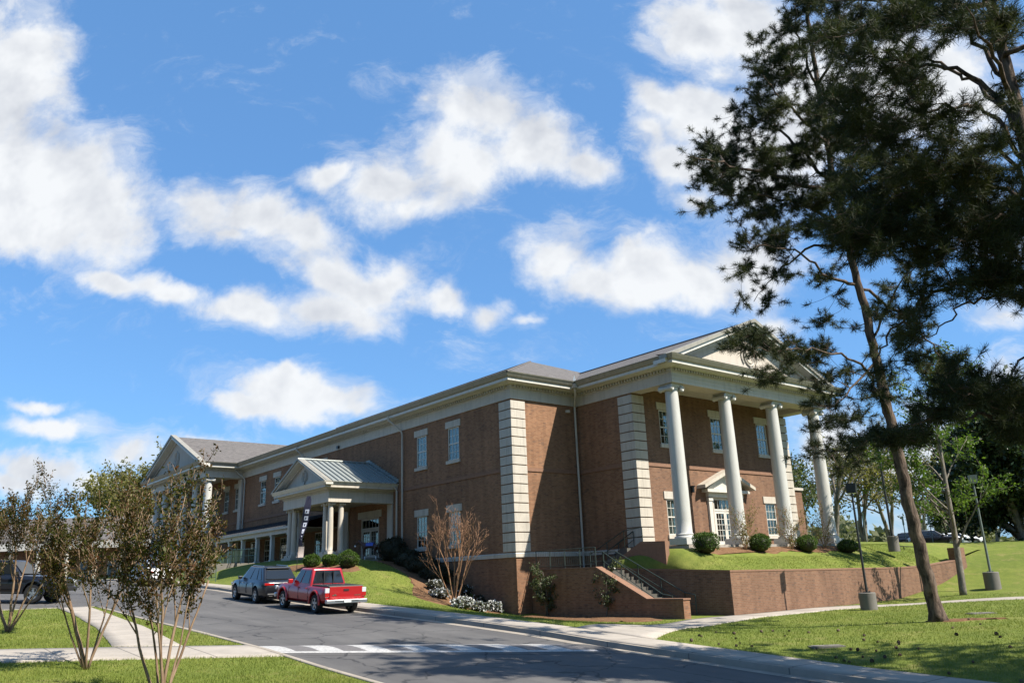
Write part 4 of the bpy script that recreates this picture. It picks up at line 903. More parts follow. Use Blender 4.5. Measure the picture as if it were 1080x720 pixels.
# rail post at the top of the retaining wall
fr = empty('rail_fence', (-25, 50, 1.7), 0, 'short low dark pipe rail on the raised lawn above the far wall end', 'railing')
rail('rail', [(-27.2, 53.2, 2.35), (-26.2, 53.8, 2.3), (-25.2, 54.4, 2.2)], fr, 'lamp_black', .35, (), .03)

# ------------------------------------------------------------------ growing things
def hit(x, y, zf=None):                      # where a line of sight meets the land
    d = px_ray(x, y).normalized(); zf = zf or gz; t = 8.
    while t < 400:
        p = EYE+d*t
        if p.z <= zf(p.x, p.y): break
        t += .15
    return p
def tz(x, y): return float(terr(np.array([x]), np.array([y]))[0])
def grow(rng, p, d, L, r, lev, maxlev, out, leafpts, cfg):
    n = max(3, int(L/cfg.get('seg', .35))+2); pts = [p]; rad = [r]; q = np.array(p, float); v = np.array(d, float); v /= np.linalg.norm(v)
    for i in range(n):
        v = v+rng.normal(size=3)*(cfg.get('wob0', cfg['wob']) if lev == 0 else cfg['wob'])+np.array([0, 0, cfg['up'][min(lev, len(cfg['up'])-1)]]); v /= np.linalg.norm(v)
        q = q+v*L/n; pts.append(tuple(q)); rad.append(max(cfg['rmin'], r*(1-(i+1)/n*cfg['taper'])))
    out.append((pts, rad, lev))
    if lev >= cfg['leaf_from']:
        k = rng.poisson(cfg['leaves']*L)
        for _ in range(k):
            t = rng.uniform(cfg.get('leaf_t', .15), 1)*n; i = min(int(t), n-1); f = t-i
            leafpts.append(np.array(pts[i])*(1-f)+np.array(pts[i+1])*f+rng.normal(size=3)*cfg['spread'])
    if lev < maxlev:
        k = cfg['kids'][lev]; k = int(k+rng.uniform(-.3, .99))
        for c in range(k):
            t = cfg['from'][lev]+(1-cfg['from'][lev])*(c+rng.uniform(.2, 1))/k; t = min(t, .999)*n; i = int(t); f = t-i
            s = np.array(pts[i])*(1-f)+np.array(pts[i+1])*f; base = np.array(pts[i+1])-np.array(pts[i]); base /= np.linalg.norm(base)
            a = rng.uniform(0, 2*math.pi); ref = np.cross(base, [.3, .2, .9]); ref /= np.linalg.norm(ref)+1e-9; ref2 = np.cross(base, ref)
            ang = R(cfg['ang'][lev]*rng.uniform(.7, 1.3)); nd_ = base*math.cos(ang)+(ref*math.cos(a)+ref2*math.sin(a))*math.sin(ang)
            grow(rng, tuple(s), nd_, L*cfg['len'][lev]*rng.uniform(.7, 1.25)*(1-.35*(t/n-.5)), max(cfg['rmin'], rad[i]*cfg['rr'][lev]), lev+1, maxlev, out, leafpts, cfg)
def wood(name, branches, mat, parent, sides=(10, 8, 6, 4, 3)):
    mb = MB()
    for pts, rad, lev in branches: mb.tube(pts, rad, sides[min(lev, len(sides)-1)])
    return mb.build(name, mat, parent, True, False, 180)
def plant(name, base, stems, seed, maxlev, cfg, bark_, leaf, lsize, label, cat, group=None, crown='crown', trunkname='trunk', aspect=.5, droop=.2):
    """stems: list of (dx, dy, dz, length, radius)"""
    rng = np.random.default_rng(seed); root = empty(name, base, 0, label, cat, group); br = []; lp = []
    for dx, dy, dz, L, r in stems:
        grow(rng, (base[0]+dx*.06, base[1]+dy*.06, base[2]-.05), (dx, dy, dz), L, r, 0, maxlev, br, lp, cfg)
    wood(trunkname, br, bark_, root)
    if leaf and lp: leaves_mesh(crown, np.array(lp), lsize, leaf, root, rng, droop, aspect)
    return root

# crape myrtles on the left lawn
CM = dict(wob=.07, up=(.05, .09, .12, .12), taper=.55, rmin=.005, leaf_from=2, leaves=54, spread=.05, kids=(3, 5, 4), ang=(20, 27, 30), len=(.60, .56, .5), rr=(.6, .55, .5))
CM['from'] = (.42, .2, .15); CM['leaf_t'] = 0.
def at_ground(x, y, z): return (x, y, gz(x, y))
RT = np.array([RIGHT.x, RIGHT.y]); RT /= np.linalg.norm(RT)
def myrtle(px, stems, seed, label, scale=1., dens=54):
    cfg = dict(CM, leaves=dens)
    p = hit(*px) if isinstance(px[0], (int, float)) and len(px) == 2 else Vector(px); b = (p.x, p.y, gz(p.x, p.y))
    s_ = [(RT[0]*a-RT[1]*c, RT[1]*a+RT[0]*c, 1, L*scale, r*scale*.72) for a, c, L, r in stems]
    plant('crape_myrtle', b, s_, seed, 3, cfg, MT['myrtle_bark'], 'myrtle_leaf', .066, label, 'tree', 'crape myrtles on the left lawn')
myrtle((91, 706), [(-.22, .1, 2.5, .075), (.0, -.1, 2.7, .045), (.28, .08, 2.5, .045), (-.5, -.15, 2.3, .032), (.12, .3, 2.6, .032)], 3, 'middle reddish green crape myrtle, its two thick stems rising from the lawn beside the walk', .96, 62)
myrtle((-15.9, 4.85, -.3), [(-.42, .0, 2.6, .05), (-.16, .12, 2.8, .055), (.0, -.12, 2.9, .05), (.12, .08, 2.6, .045), (.30, .1, 2.2, .035), (.16, -.2, 2.5, .04), (-.25, -.25, 2.6, .04)], 5, 'nearest crape myrtle with many slim stems, leafing out in front of the columned portico', .88, 56)
myrtle((8, 667), [(-.25, .1, 2.9, .07), (.05, -.1, 3.1, .06), (.25, .1, 2.9, .05), (-.1, .3, 2.8, .05), (.4, -.1, 2.6, .04)], 8, 'farthest crape myrtle at the left edge, in front of the black pickup', .97, 80)

# the bare young tree in the azalea bed
BT = dict(wob=.06, up=(.03, .05, .06, .05, .05), taper=.5, rmin=.007, leaf_from=9, leaves=0, spread=0, kids=(4, 4, 3, 2), ang=(20, 25, 30, 38), len=(.62, .58, .5, .5), rr=(.6, .6, .6, .6)); BT['from'] = (.35, .25, .2, .2)
p = hit(479, 640); plant('bare_tree', (p.x, p.y, gz(p.x, p.y)), [(.14, .18, 1, 3.0, .045), (-.15, .05, 1, 3.1, .045), (.02, -.18, 1, 3.2, .04), (-.22, -.2, 1, 2.8, .035), (.24, -.08, 1, 2.9, .035), (-.03, .08, 1, 3.5, .045)], 21, 4, BT, MT['bare_bark'], None, 0, 'leafless brown young tree with many spreading twigs beside the flowering azaleas', 'tree')
# two dark saplings against the stair wall
SP = dict(wob=.09, up=(.06, .06, .05), taper=.6, rmin=.006, leaf_from=1, leaves=46, spread=.06, kids=(10, 4), ang=(48, 45), len=(.36, .5), rr=(.5, .5)); SP['from'] = (.1, .2); SP['leaf_t'] = .3
for px, h, sd, lb in (((640, 651), 2.3, 31, 'small leafy sapling standing alone in front of the brick stair wall'), ((577, 649), 2.4, 33, 'dark sapling tucked into the shade where the stair wall meets the building corner')):
    p = hit(*px); plant('sapling', (p.x, p.y, gz(p.x, p.y)), [(.1, .05, 1, h, .04), (-.15, .2, 1, h*.8, .03), (.2, -.2, 1, h*.75, .03)], sd, 2, SP, MT['grey_bark'], 'sapling_leaf', .11, lb, 'sapling')

# clipped and flowering shrubs
def shrub(name, base, rx, rz, n, leaf, size, label, cat, group, seed, lump=.08, flower=0., core=True, cut=.0):
    rng = np.random.default_rng(seed); root = empty(name, base, 0, label, cat, group)
    u = unit(rng.normal(size=(n, 3))); u[:, 2] = np.where(u[:, 2] < -.55, -u[:, 2], u[:, 2])
    ph = rng.uniform(0, 6.28, 6); w = 1+lump*(np.sin(u[:, 0]*5+ph[0])+np.sin(u[:, 1]*6+ph[1])+np.sin(u[:, 2]*5+ph[2]))*.55
    rr = w*rng.uniform(.86, 1.03, n)
    P = np.column_stack([base[0]+u[:, 0]*rx*rr, base[1]+u[:, 1]*rx*rr, base[2]+rz*.92+u[:, 2]*rz*rr]); P = P[P[:, 2] > base[2]+.02]
    d = unit(u[:len(P)]+rng.normal(size=(len(P), 3))*.6)
    leaves_mesh('leaves', P, size, leaf, root, rng, -.2, .6)
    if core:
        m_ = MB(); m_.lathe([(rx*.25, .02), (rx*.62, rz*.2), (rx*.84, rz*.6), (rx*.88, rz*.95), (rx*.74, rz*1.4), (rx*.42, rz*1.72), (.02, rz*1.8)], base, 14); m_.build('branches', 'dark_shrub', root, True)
    if flower:
        k = rng.random(len(P)) < flower; Q = P[k]+(P[k]-np.array([base[0], base[1], base[2]+rz]))*.05; Q = np.repeat(Q, 3, 0)+rng.normal(size=(len(Q)*3, 3))*.03; leaves_mesh('blossom', Q, .085, 'flower', root, rng, -.5, .9)
    return root
BL = ['round clipped boxwood just right of the first column', 'round clipped boxwood between the second and third columns', 'round clipped boxwood between the third and fourth columns', 'round clipped boxwood past the fourth column']
for i, (px, r, rz) in enumerate((((745, 579), .62, .55), ((802, 577), .58, .5), ((851, 576), .63, .48), ((894, 574), .6, .4))):
    p = hit(px[0], px[1], tz) if False else None
    d_ = px_ray(*px); X = (-26.35, -26.5, -26.4, -26.1)[i]; t = X/d_.x; q = EYE+d_*t; b = (q.x, q.y, tz(q.x, q.y))
    shrub('boxwood_bush', b, r, rz, 5200, 'boxwood', .055, BL[i], 'bush', 'boxwoods along the raised lawn', 50+i, (.13, .07, .16, .10)[i])
BL = ['leftmost round boxwood beside the feather flag below the porch', 'middle round boxwood below the porch columns', 'rightmost and largest round boxwood below the porch columns']
for i, (px, Y, r) in enumerate((((329, 597), 22.4, .50), ((348.5, 597), 22.9, .47), ((367, 598), 23.0, .62))):
    d_ = px_ray(*px); q = EYE+d_*(Y/d_.y); b = (q.x, q.y, gz(q.x, q.y)-.05); shrub('boxwood_bush', b, r, r*.86, 5200, 'boxwood', .065, BL[i], 'bush', 'boxwoods below the porch', 60+i, (.08, .14, .10)[i])
AZ = [((459, 624), .75, .5, 'white flowering azalea at the back of the bed, left of the bare tree'), ((464, 631), .8, .42, 'low white flowering azalea in front of another, left of the bare tree'), ((488, 642), .85, .48, 'largest white flowering azalea, right at the foot of the bare tree'), ((489, 628), .7, .45, 'sparse azalea half hidden behind the bare tree stems'), ((504, 638), .62, .4, 'back azalea against the dark brick wall'), ((506, 645), .62, .42, 'small azalea in front, between two flowering neighbours'), ((521, 645), .68, .42, 'rightmost white flowering azalea near the brick corner')]
for i, (px, r, rz, lb) in enumerate(AZ):
    p = hit(*px); shrub('azalea', (p.x, p.y, gz(p.x, p.y)-.03), r*.64, rz*.66, 1500, 'dark_shrub', .07, lb, 'bush', 'azaleas around the bare tree', 70+i, .14, (.05, .10, .17, .02, .04, .07, .11)[i])
DS = [(-46.2, 27.6, .85, .85, 'tall dark shrub by the downspout beside the porch'), (-44.2, 27.6, .9, .6, 'dark shrub under the left ground floor window'), (-42.4, 27.5, 1.0, .6, 'dark shrub between the two ground floor windows'), (-40.9, 27.4, .85, .5, 'lowest dark shrub nearest the azaleas on the slope')]
for i, (x, y, r, rz, lb) in enumerate(DS): shrub('evergreen_shrub', (x, y, gz(x, y)-.05), r, rz, 3600, 'dark_shrub', .09, lb, 'bush', 'dark shrubs along the shaded wall', 90+i, .2)
# thin twiggy shrubs in front of the columns
VN = dict(wob=.10, up=(.07, .06, .05), taper=.6, rmin=.006, leaf_from=0, leaves=20, spread=.06, kids=(8, 3), ang=(32, 40), len=(.36, .5), rr=(.5, .5)); VN['from'] = (.1, .2); VN['leaf_t'] = .1
for i, (px, h, lb) in enumerate((((786, 577), 2.2, 'thin twiggy shrub with pale leaves in front of the second column'), ((835, 576), 2.2, 'thin twiggy shrub with pale leaves in front of the third column'), ((870, 575), 2.3, 'thin twiggy shrub with pale leaves in front of the fourth column'))):
    d_ = px_ray(*px); q = EYE+d_*(-26.75/d_.x); b = (q.x, q.y, tz(q.x, q.y))
    plant('twiggy_shrub', b, [(.1, .12, 1, h, .02), (-.1, -.15, 1, h*.95, .02), (.2, .3, 1, h*.8, .015), (-.05, -.4, 1, h*.7, .015), (.0, .55, 1, h*.55, .015)], 120+i, 2, VN, MT['bare_bark'], 'spring_leaf', .075, lb, 'bush', 'twiggy shrubs before the columns', 'leaves', 'stems')

# ------------------------------------------------------------------ pines
def needles(name, C_, D_, parent, rng, n=20, L=.2, w=.014):
    k = len(C_); base = np.repeat(C_, n, 0); ax = np.repeat(D_, n, 0)
    d = unit(ax*rng.uniform(.1, 1.0, (k*n, 1))+rng.normal(size=(k*n, 3))*.62); s_ = unit(np.cross(d, rng.normal(size=(k*n, 3))))*w*.5
    ll = L*rng.uniform(.7, 1.15, (k*n, 1)); o_ = base-ax*rng.uniform(0, .12, (k*n, 1)); tip = o_+d*ll+np.array([0, 0, -.015])
    V = np.stack([o_+s_, o_-s_, tip-s_*.6, tip+s_*.6], 1).reshape(-1, 3); T = np.arange(4*k*n).reshape(-1, 4)
    return fast_mesh(name, V, T, 'needle', parent)
def bez(a, b, c, n):
    t = np.linspace(0, 1, n)[:, None]; return (1-t)**2*a+2*t*(1-t)*b+t*t*c
def pine(label, base, trunk, r0, limbs, clusters, seed, cr=.55, tufts=8, nn=20, NL=.2, flare=True, wd=.014):
    """trunk: 3-D points; limbs: lists of 3-D points; clusters: 3-D centres of needle sprays, each joined to the closest limb"""
    rng = np.random.default_rng(seed); root = empty('pine_tree', base, 0, label, 'tree')
    T = [np.array(p) for p in trunk]; m = len(T); rad = [r0*(1-.72*i/(m-1)) for i in range(m)]
    fine = []; fr = []
    for i in range(m-1):
        for t in range(6): f = t/6; fine.append(T[i]*(1-f)+T[i+1]*f+rng.normal(size=3)*.02); fr.append((rad[i]*(1-f)+rad[i+1]*f)*(1+rng.normal()*.02))
    if flare: fr[0] *= 1.75; fr[1] *= 1.15; fine[0][2] -= .15
    mb = MB(); mb.tube(fine, fr, 18); mb.build('trunk', 'pine_bark', root, True, False, 180)
    lb = MB(); node = []; noder = []
    for pts, ra in limbs:
        P = [np.array(p) for p in pts]; a = []
        for i in range(len(P)-1):
            for t in range(5): f = t/5; a.append(P[i]*(1-f)+P[i+1]*f)
        a.append(P[-1]); a = np.array(a)
        for _ in range(3): a[1:-1] = (a[:-2]+2*a[1:-1]+a[2:])/4
        a[1:-1] += rng.normal(size=a[1:-1].shape)*.05; k = len(a); rr = [max(.012, ra*(1-.85*i/(k-1))) for i in range(k)]; lb.tube(a.tolist(), rr, 8); node += a[2:].tolist(); noder += rr[2:]
    node += [f.tolist() for f in fine[len(fine)//3:]]; noder += fr[len(fine)//3:]
    node = np.array(node); Cs = []; Ds = []
    order = np.argsort([np.min(np.linalg.norm(node-c, axis=1)) for c in clusters])
    for ci in order:
        c = np.array(clusters[ci]); dist = np.linalg.norm(node-c, axis=1); j = int(np.argmin(dist)); a = node[j]
        mid = (a+c)/2+rng.normal(size=3)*.12*dist[j]+np.array([0, 0, -.10*dist[j]]); n = max(4, int(dist[j]/.35)+2)
        b = bez(a, mid, c, n); r1 = min(noder[j]*.7, .012+.012*dist[j]); lb.tube(b.tolist(), np.linspace(r1, .008, n).tolist(), 5)
        node = np.concatenate([node, b[1:]]); noder = list(noder)+np.linspace(r1, .01, n)[1:].tolist()
        dirn = c-b[-2]; dirn = dirn/(np.linalg.norm(dirn)+1e-9)
        kk = int(tufts*rng.uniform(.6, 1.4))
        for _ in range(kk):
            o_ = rng.normal(size=3)*np.array([cr, cr, cr*.55])*.62; tip = c+o_+np.array([0, 0, .05]); s = c-dirn*cr*rng.uniform(0, .8)
            if np.linalg.norm(tip-s) < .08: continue
            lb.tube([s.tolist(), ((s+tip)/2+np.array([0, 0, -.06])).tolist(), tip.tolist()], [.008, .007, .006], 3, False); dd = tip-s+np.array([0, 0, .1]); dd = dd/np.linalg.norm(dd)
            for q in (0, .07, .15): Cs.append(tip-dd*q); Ds.append(dd)
    lb.build('branches', 'grey_bark' if False else 'pine_bark', root, True, False, 180)
    needles('crown', np.array(Cs), np.array(Ds), root, rng, nn, NL, wd); return root
def sample(ells, depth, rng, spread):
    out = []
    for (cx, cy_, rx, ry, n, *dd) in ells:
        for _ in range(n):
            a = rng.uniform(0, 6.283); q = math.sqrt(rng.uniform(0, 1)); dz = rng.uniform(-spread, spread)
            out.append(np.array(at(cx+rx*q*math.cos(a), cy_+ry*q*math.sin(a), depth(cy_)+(dd[0] if dd else 0)+dz)))
    return out
rng = np.random.default_rng(77)
pb = hit(989, 655); D0 = (pb-EYE).dot(FWD)
dp1 = lambda y: float(np.interp(y, [-80, 0, 100, 200, 255, 300, 360, 440, 530, 655], [D0+5.4, D0+4.9, D0+4.2, D0+3.6, D0+3.2, D0+2.9, D0+2.4, D0+1.7, D0+.9, D0]))
tp = [(989, 652), (975, 596), (958, 530), (947, 480), (938, 440), (929, 398), (920, 358), (907, 305), (894, 256), (882, 205), (872, 150), (862, 90), (852, 20), (846, -60)]
tr1 = [tuple(pb)]+[tuple(at(x, y, dp1(y))) for x, y in tp[1:]]
def limb(px, r, depth, d0=0, d1=0):
    n = len(px); return ([tuple(at(x, y, depth(px[0][1])+d0+(d1-d0)*i/(n-1))) for i, (x, y) in enumerate(px)], r)
L1 = [limb(p, r, dp1, 0, d) for p, r, d in (
 ([(938, 440), (915, 385), (880, 372), (830, 366), (795, 368)], .06, -3), ([(940, 455), (905, 470), (880, 480), (860, 470)], .05, -2), ([(925, 380), (890, 420), (870, 430)], .05, -2),
 ([(907, 305), (960, 335), (990, 370), (1000, 395)], .06, 2.5), ([(905, 300), (870, 290), (840, 262), (800, 258)], .07, -2), ([(894, 256), (850, 262), (820, 285), (795, 318)], .06, 1),
 ([(890, 240), (850, 215), (800, 205), (750, 207)], .08, -1), ([(882, 205), (830, 190), (770, 172), (728, 165)], .09, -2.5), ([(880, 200), (840, 150), (800, 125), (775, 118)], .08, 2), ([(872, 150), (830, 110), (805, 80)], .07, -2),
 ([(872, 150), (910, 110), (945, 90)], .07, 2), ([(862, 90), (840, 40), (838, 5)], .06, -1), ([(862, 90), (890, 40), (900, 0)], .06, -2), ([(882, 205), (930, 180), (960, 150)], .07, -2), ([(894, 256), (930, 225), (965, 210)], .06, 2), ([(852, 20), (860, -40)], .05, 1), ([(920, 358), (945, 300), (985, 265)], .05, -1))]
E1 = [(740, 160, 22, 16, 8), (762, 175, 28, 26, 12), (745, 192, 18, 10, 5), (800, 190, 40, 30, 18), (790, 215, 28, 14, 8), (755, 222, 16, 6, 3), (790, 232, 18, 8, 3),
 (795, 125, 26, 28, 10), (820, 90, 24, 30, 11), (830, 150, 40, 40, 20), (840, 45, 24, 30, 11), (850, 5, 20, 20, 6), (870, 80, 34, 50, 20), (900, 30, 40, 30, 12), (870, 180, 40, 40, 22), (850, 225, 40, 22, 16), (800, 252, 30, 12, 8), (835, 255, 30, 14, 9),
 (910, 130, 40, 40, 18), (920, 190, 45, 40, 20), (800, 290, 22, 14, 5), (795, 318, 16, 10, 3), (830, 285, 16, 14, 4), (800, 362, 24, 10, 6, -2), (790, 352, 14, 8, 4, -2.5), (822, 385, 16, 14, 5, -2), (842, 362, 18, 12, 5, -1), (808, 398, 10, 8, 2, -2), (775, 362, 10, 6, 2, -3),
 (880, 345, 24, 24, 5), (870, 300, 22, 20, 4), (860, 388, 22, 16, 4), (885, 410, 26, 20, 6), (875, 440, 24, 18, 6), (862, 470, 20, 14, 3), (900, 455, 26, 20, 6), (890, 488, 22, 8, 2), (925, 420, 22, 30, 5), (915, 345, 30, 26, 4), (940, 300, 34, 34, 6), (910, 250, 36, 30, 14), (955, 250, 36, 34, 9),
 (990, 380, 26, 16, 8, 2.), (1000, 400, 16, 10, 4, 2.), (965, 355, 20, 16, 6, 1.5), (985, 330, 22, 22, 2, 2), (815, 60, 26, 34, 9), (845, 100, 34, 40, 10), (860, 20, 36, 26, 10), (805, 140, 30, 28, 6), (890, 150, 40, 40, 9), (850, 190, 40, 30, 7), (905, 215, 36, 26, 6), (780, 195, 40, 20, 6), (930, 60, 40, 40, 7), (880, -5, 40, 16, 8)]
pine('tall leaning pine with a thick bare lower trunk on the right lawn', tuple(pb), tr1, .225, L1, sample(E1, dp1, rng, 2.4), 201, .48, 10, 24, .20, True, .0115)
# second pine: its trunk stands just outside the frame on the right, its boughs reach in
b2 = (-5.4, 20.6, gz(-5.4, 20.6))
tr2 = [b2]+[(b2[0]-.012*z, b2[1]+.01*z+.02*math.sin(z), b2[2]+z) for z in (2, 4, 6, 8, 10, 12, 14, 16.5, 19, 22)]
dp2 = lambda y: 19.5
def limb2(z, px, r, d0=20., d1=19.):
    s = (b2[0]-.012*z, b2[1]+.01*z, b2[2]+z); n = len(px); return ([s]+[tuple(at(x, y, d0+(d1-d0)*i/max(1, n-1))) for i, (x, y) in enumerate(px)], r)
L2 = [limb2(4.6, [(1090, 455), (1055, 443), (1030, 436), (1000, 440), (965, 443), (925, 462), (895, 478)], 0.070, 18.6, 20), limb2(7.6, [(1085, 289), (1040, 290), (1000, 300), (965, 322), (940, 350), (925, 380), (912, 402)], 0.070, 19, 20.5),
 limb2(7.2, [(1085, 306), (1045, 312), (1015, 322), (990, 345), (965, 365)], 0.049, 19, 18), limb2(12.5, [(1040, 90), (1000, 72), (960, 70), (920, 60), (885, 70)], 0.070, 20.5, 21), limb2(12, [(1045, 95), (1010, 80), (980, 60), (940, 38), (905, 30)], 0.063, 21, 22),
 limb2(11.5, [(1040, 110), (1000, 112), (960, 125), (925, 150)], 0.056, 20, 19), limb2(10.5, [(1050, 150), (1010, 165), (975, 195), (940, 210)], 0.056, 20, 18.5), limb2(9.5, [(1060, 190), (1020, 215), (985, 240), (950, 252)], 0.056, 20, 21.5), limb2(9, [(1065, 220), (1030, 245), (1000, 262)], 0.049, 19, 17.5), limb2(13.5, [(1030, 40), (1000, 20), (970, 0), (930, -15)], 0.063, 21, 20), limb2(6.4, [(1090, 370), (1060, 395), (1040, 412)], 0.042, 19, 18), limb2(5.2, [(1085, 440), (1040, 425), (1000, 405)], 0.035, 18.5, 17.5)]
for z, a, l in ((6, -60, 4), (7.5, 20, 4.5), (9, 80, 5), (10, -30, 5), (11, 130, 4.5), (12.5, 60, 4.5), (13, -80, 4.5), (14.5, 10, 4), (15.5, 110, 3.5), (16.5, -40, 3.2), (17.5, 190, 3.4), (18.5, 60, 2.6), (16, 230, 4), (19.5, 300, 2)):
    s = np.array((b2[0]-.012*z, b2[1], b2[2]+z)); a = R(a); L2.append(([tuple(s), tuple(s+np.array([math.cos(a)*l*.5, math.sin(a)*l*.5, .3])), tuple(s+np.array([math.cos(a)*l, math.sin(a)*l, .3]))], .07))
E2 = [(915, 468, 30, 12, 7), (960, 452, 30, 12, 7), (1000, 425, 26, 18, 9), (1035, 410, 28, 16, 9), (1005, 390, 14, 16, 4), (1065, 432, 22, 16, 7), (1075, 460, 14, 10, 3), (985, 440, 20, 12, 4), (945, 470, 18, 10, 3),
 (930, 395, 20, 22, 3), (960, 370, 22, 20, 3), (975, 320, 26, 20, 4), (1010, 300, 30, 14, 7), (1050, 295, 30, 16, 8), (950, 345, 22, 22, 3), (1065, 315, 20, 10, 4),
 (920, 70, 36, 30, 11), (900, 30, 40, 26, 10), (960, 40, 36, 26, 9), (1000, 15, 40, 16, 10), (1050, 20, 30, 24, 8), (935, 125, 36, 30, 13), (975, 100, 26, 18, 6), (1005, 130, 30, 22, 8), (960, 175, 40, 30, 15), (1010, 185, 36, 30, 14), (1055, 160, 28, 34, 9), (930, 220, 40, 28, 13), (985, 235, 44, 30, 17), (1040, 235, 42, 30, 15), (1065, 265, 22, 22, 8), (1000, 270, 40, 18, 11), (940, 265, 36, 20, 9), (900, 160, 26, 40, 9), (1070, 80, 16, 40, 5), (880, 110, 20, 40, 6), (890, 240, 22, 26, 6), (1000, 180, 60, 34, 15), (950, 200, 50, 40, 12), (1050, 205, 34, 46, 13), (1000, 240, 70, 34, 17), (960, 110, 50, 40, 6), (1020, 20, 50, 20, 8), (930, 20, 50, 24, 7), (1060, 280, 26, 16, 8), (920, 260, 30, 20, 6), (1068, 425, 16, 16, 7), (1050, 400, 24, 14, 6), (1072, 450, 12, 10, 4)]
cl2 = sample(E2, dp2, rng, 2.0)
for _ in range(120):
    z = rng.uniform(7, 21); rr = (5.2 if z < 14 else 5.2*(22-z)/8+.4)*math.sqrt(rng.uniform(.05, 1)); a = rng.uniform(0, 6.283); p = np.array([b2[0]-.012*z+rr*math.cos(a), b2[1]+rr*math.sin(a), b2[2]+z+rng.uniform(-.3, .3)])
    v = Vector(p)-EYE; dd = v.dot(FWD); x = 540+F_PX*v.dot(RIGHT)/dd; y = 360-F_PX*v.dot(UP)/dd
    if x > 1095 or y < -12: cl2.append(p)
pine('nearer pine whose trunk stands at the right edge with dark boughs reaching across the sky', b2, tr2, .26, L2, cl2, 203, .42, 10, 22, .20, True, .0095)

# ------------------------------------------------------------------ other trees
YT = dict(wob0=.006, wob=.05, up=(.0, .03, .03, .03), taper=.7, rmin=.012, leaf_from=2, leaves=34, spread=.11, kids=(18, 5, 3), ang=(48, 42, 40), len=(.33, .5, .5), rr=(.42, .5, .5)); YT['from'] = (.22, .25, .2)
p = hit(1016, 627); plant('young_tree', (p.x, p.y, gz(p.x, p.y)), [(.035, .05, 1, 11.0, .2)], 301, 3, YT, MT['grey_bark'], 'fresh_leaf', .17, 'slender straight young tree in fresh green leaf beyond the walk', 'tree')
BG = dict(wob=.09, up=(.0, .03, .02, .0), taper=.6, rmin=.02, leaf_from=2, leaves=4, spread=.3, kids=(7, 5, 4), ang=(42, 40, 42), len=(.62, .58, .55), rr=(.5, .5, .5), seg=.9); BG['from'] = (.3, .25, .2)
DN = dict(BG, leaves=20, spread=.45, kids=(9, 6, 4), leaf_from=1)
def bg_tree(px, depth, h, seed, cfg, leaf, lsize, label, nst=1, rr=.2, cat='tree', group='trees beyond the lawn', name='broadleaf_tree', zb=None):
    q = at(px[0], px[1], depth); z = zb if zb is not None else q.z; st_ = [(math.cos(k*2.4)*.16*(nst > 1), math.sin(k*2.4)*.16*(nst > 1), 1, h*.62, rr) for k in range(nst)]
    return plant(name, (q.x, q.y, z-.1), st_, seed, 3, cfg, MT['grey_bark'], leaf, lsize, label, cat, group)
bg_tree((882, 573), 82, 13.5, 311, BG, 'spring_leaf', .30, 'spreading tree with bare dark limbs and thin yellow green leaves behind the fourth column', 1, .34)
bg_tree((912, 574), 88, 13., 312, dict(BG, leaves=5), 'spring_leaf', .34, 'pale budding tree behind the tall lamp post', 2, .26)
bg_tree((940, 574), 95, 14., 313, dict(BG, leaves=7), 'spring_leaf', .36, 'pale budding tree right behind the trunk of the leaning pine', 2, .26)
bg_tree((975, 573), 104, 12, 314, dict(BG, leaves=6), 'spring_leaf', .38, 'pale tree behind the parked cars', 2, .24)
bg_tree((848, 574), 78, 9, 315, dict(DN, leaves=9), 'far_leaf', .30, 'leafy green tree just past the low side wing', 2, .2)
bg_tree((1080, 577), 62, 12.5, 316, dict(DN, leaves=34, **{'from': (.06, .2, .2), 'kids': (13, 6, 4)}), 'magnolia_leaf', .34, 'big dark evergreen tree at the right edge of the lawn', 3, .3)
bg_tree((1122, 580), 66, 13, 317, dict(DN, leaves=30, **{'from': (.06, .2, .2), 'kids': (13, 6, 4)}), 'magnolia_leaf', .34, 'second dark evergreen tree, partly outside the frame', 3, .3)
bg_tree((1052, 574), 112, 10, 318, dict(BG, leaves=5), 'spring_leaf', .38, 'faint pale tree far behind the grey lamp pole', 2, .2)
bg_tree((1030, 574), 120, 9, 319, dict(BG, leaves=14), 'far_leaf', .4, 'distant green tree low on the horizon beside the young tree', 2, .2)
bg_tree((1000, 574), 126, 8, 320, dict(BG, leaves=14), 'far_leaf', .4, 'distant rounded tree behind the white parked car', 2, .2)
bg_tree((133, 590), 150, 25, 321, dict(DN, leaves=9), 'spring_leaf', .6, 'tall pale green tree far behind the left portico', 2, .4, zb=3.)

# unseen trees added behind the camera to block low sky, also mirrored in windows
for i, (x, y, h) in enumerate(((-62, -16, 15), (-50, -20, 17), (-38, -17, 16), (-27, -21, 18), (-15, -18, 17), (-3, -22, 16), (10, -14, 17), (20, -3, 16), (-75, -24, 16))):
    plant('broadleaf_tree', (x, y, gz(x, y)), [(.05, .02, 1, h*.62, .3), (-.12, .1, 1, h*.55, .24)], 400+i, 2, dict(BG, leaf_from=1, leaves=26, spread=.9, kids=(9, 6)), MT['grey_bark'], 'far_leaf', .75, 'broad leafy tree added out of view to block low sky light', 'tree', 'trees added behind the viewpoint to block low sky')

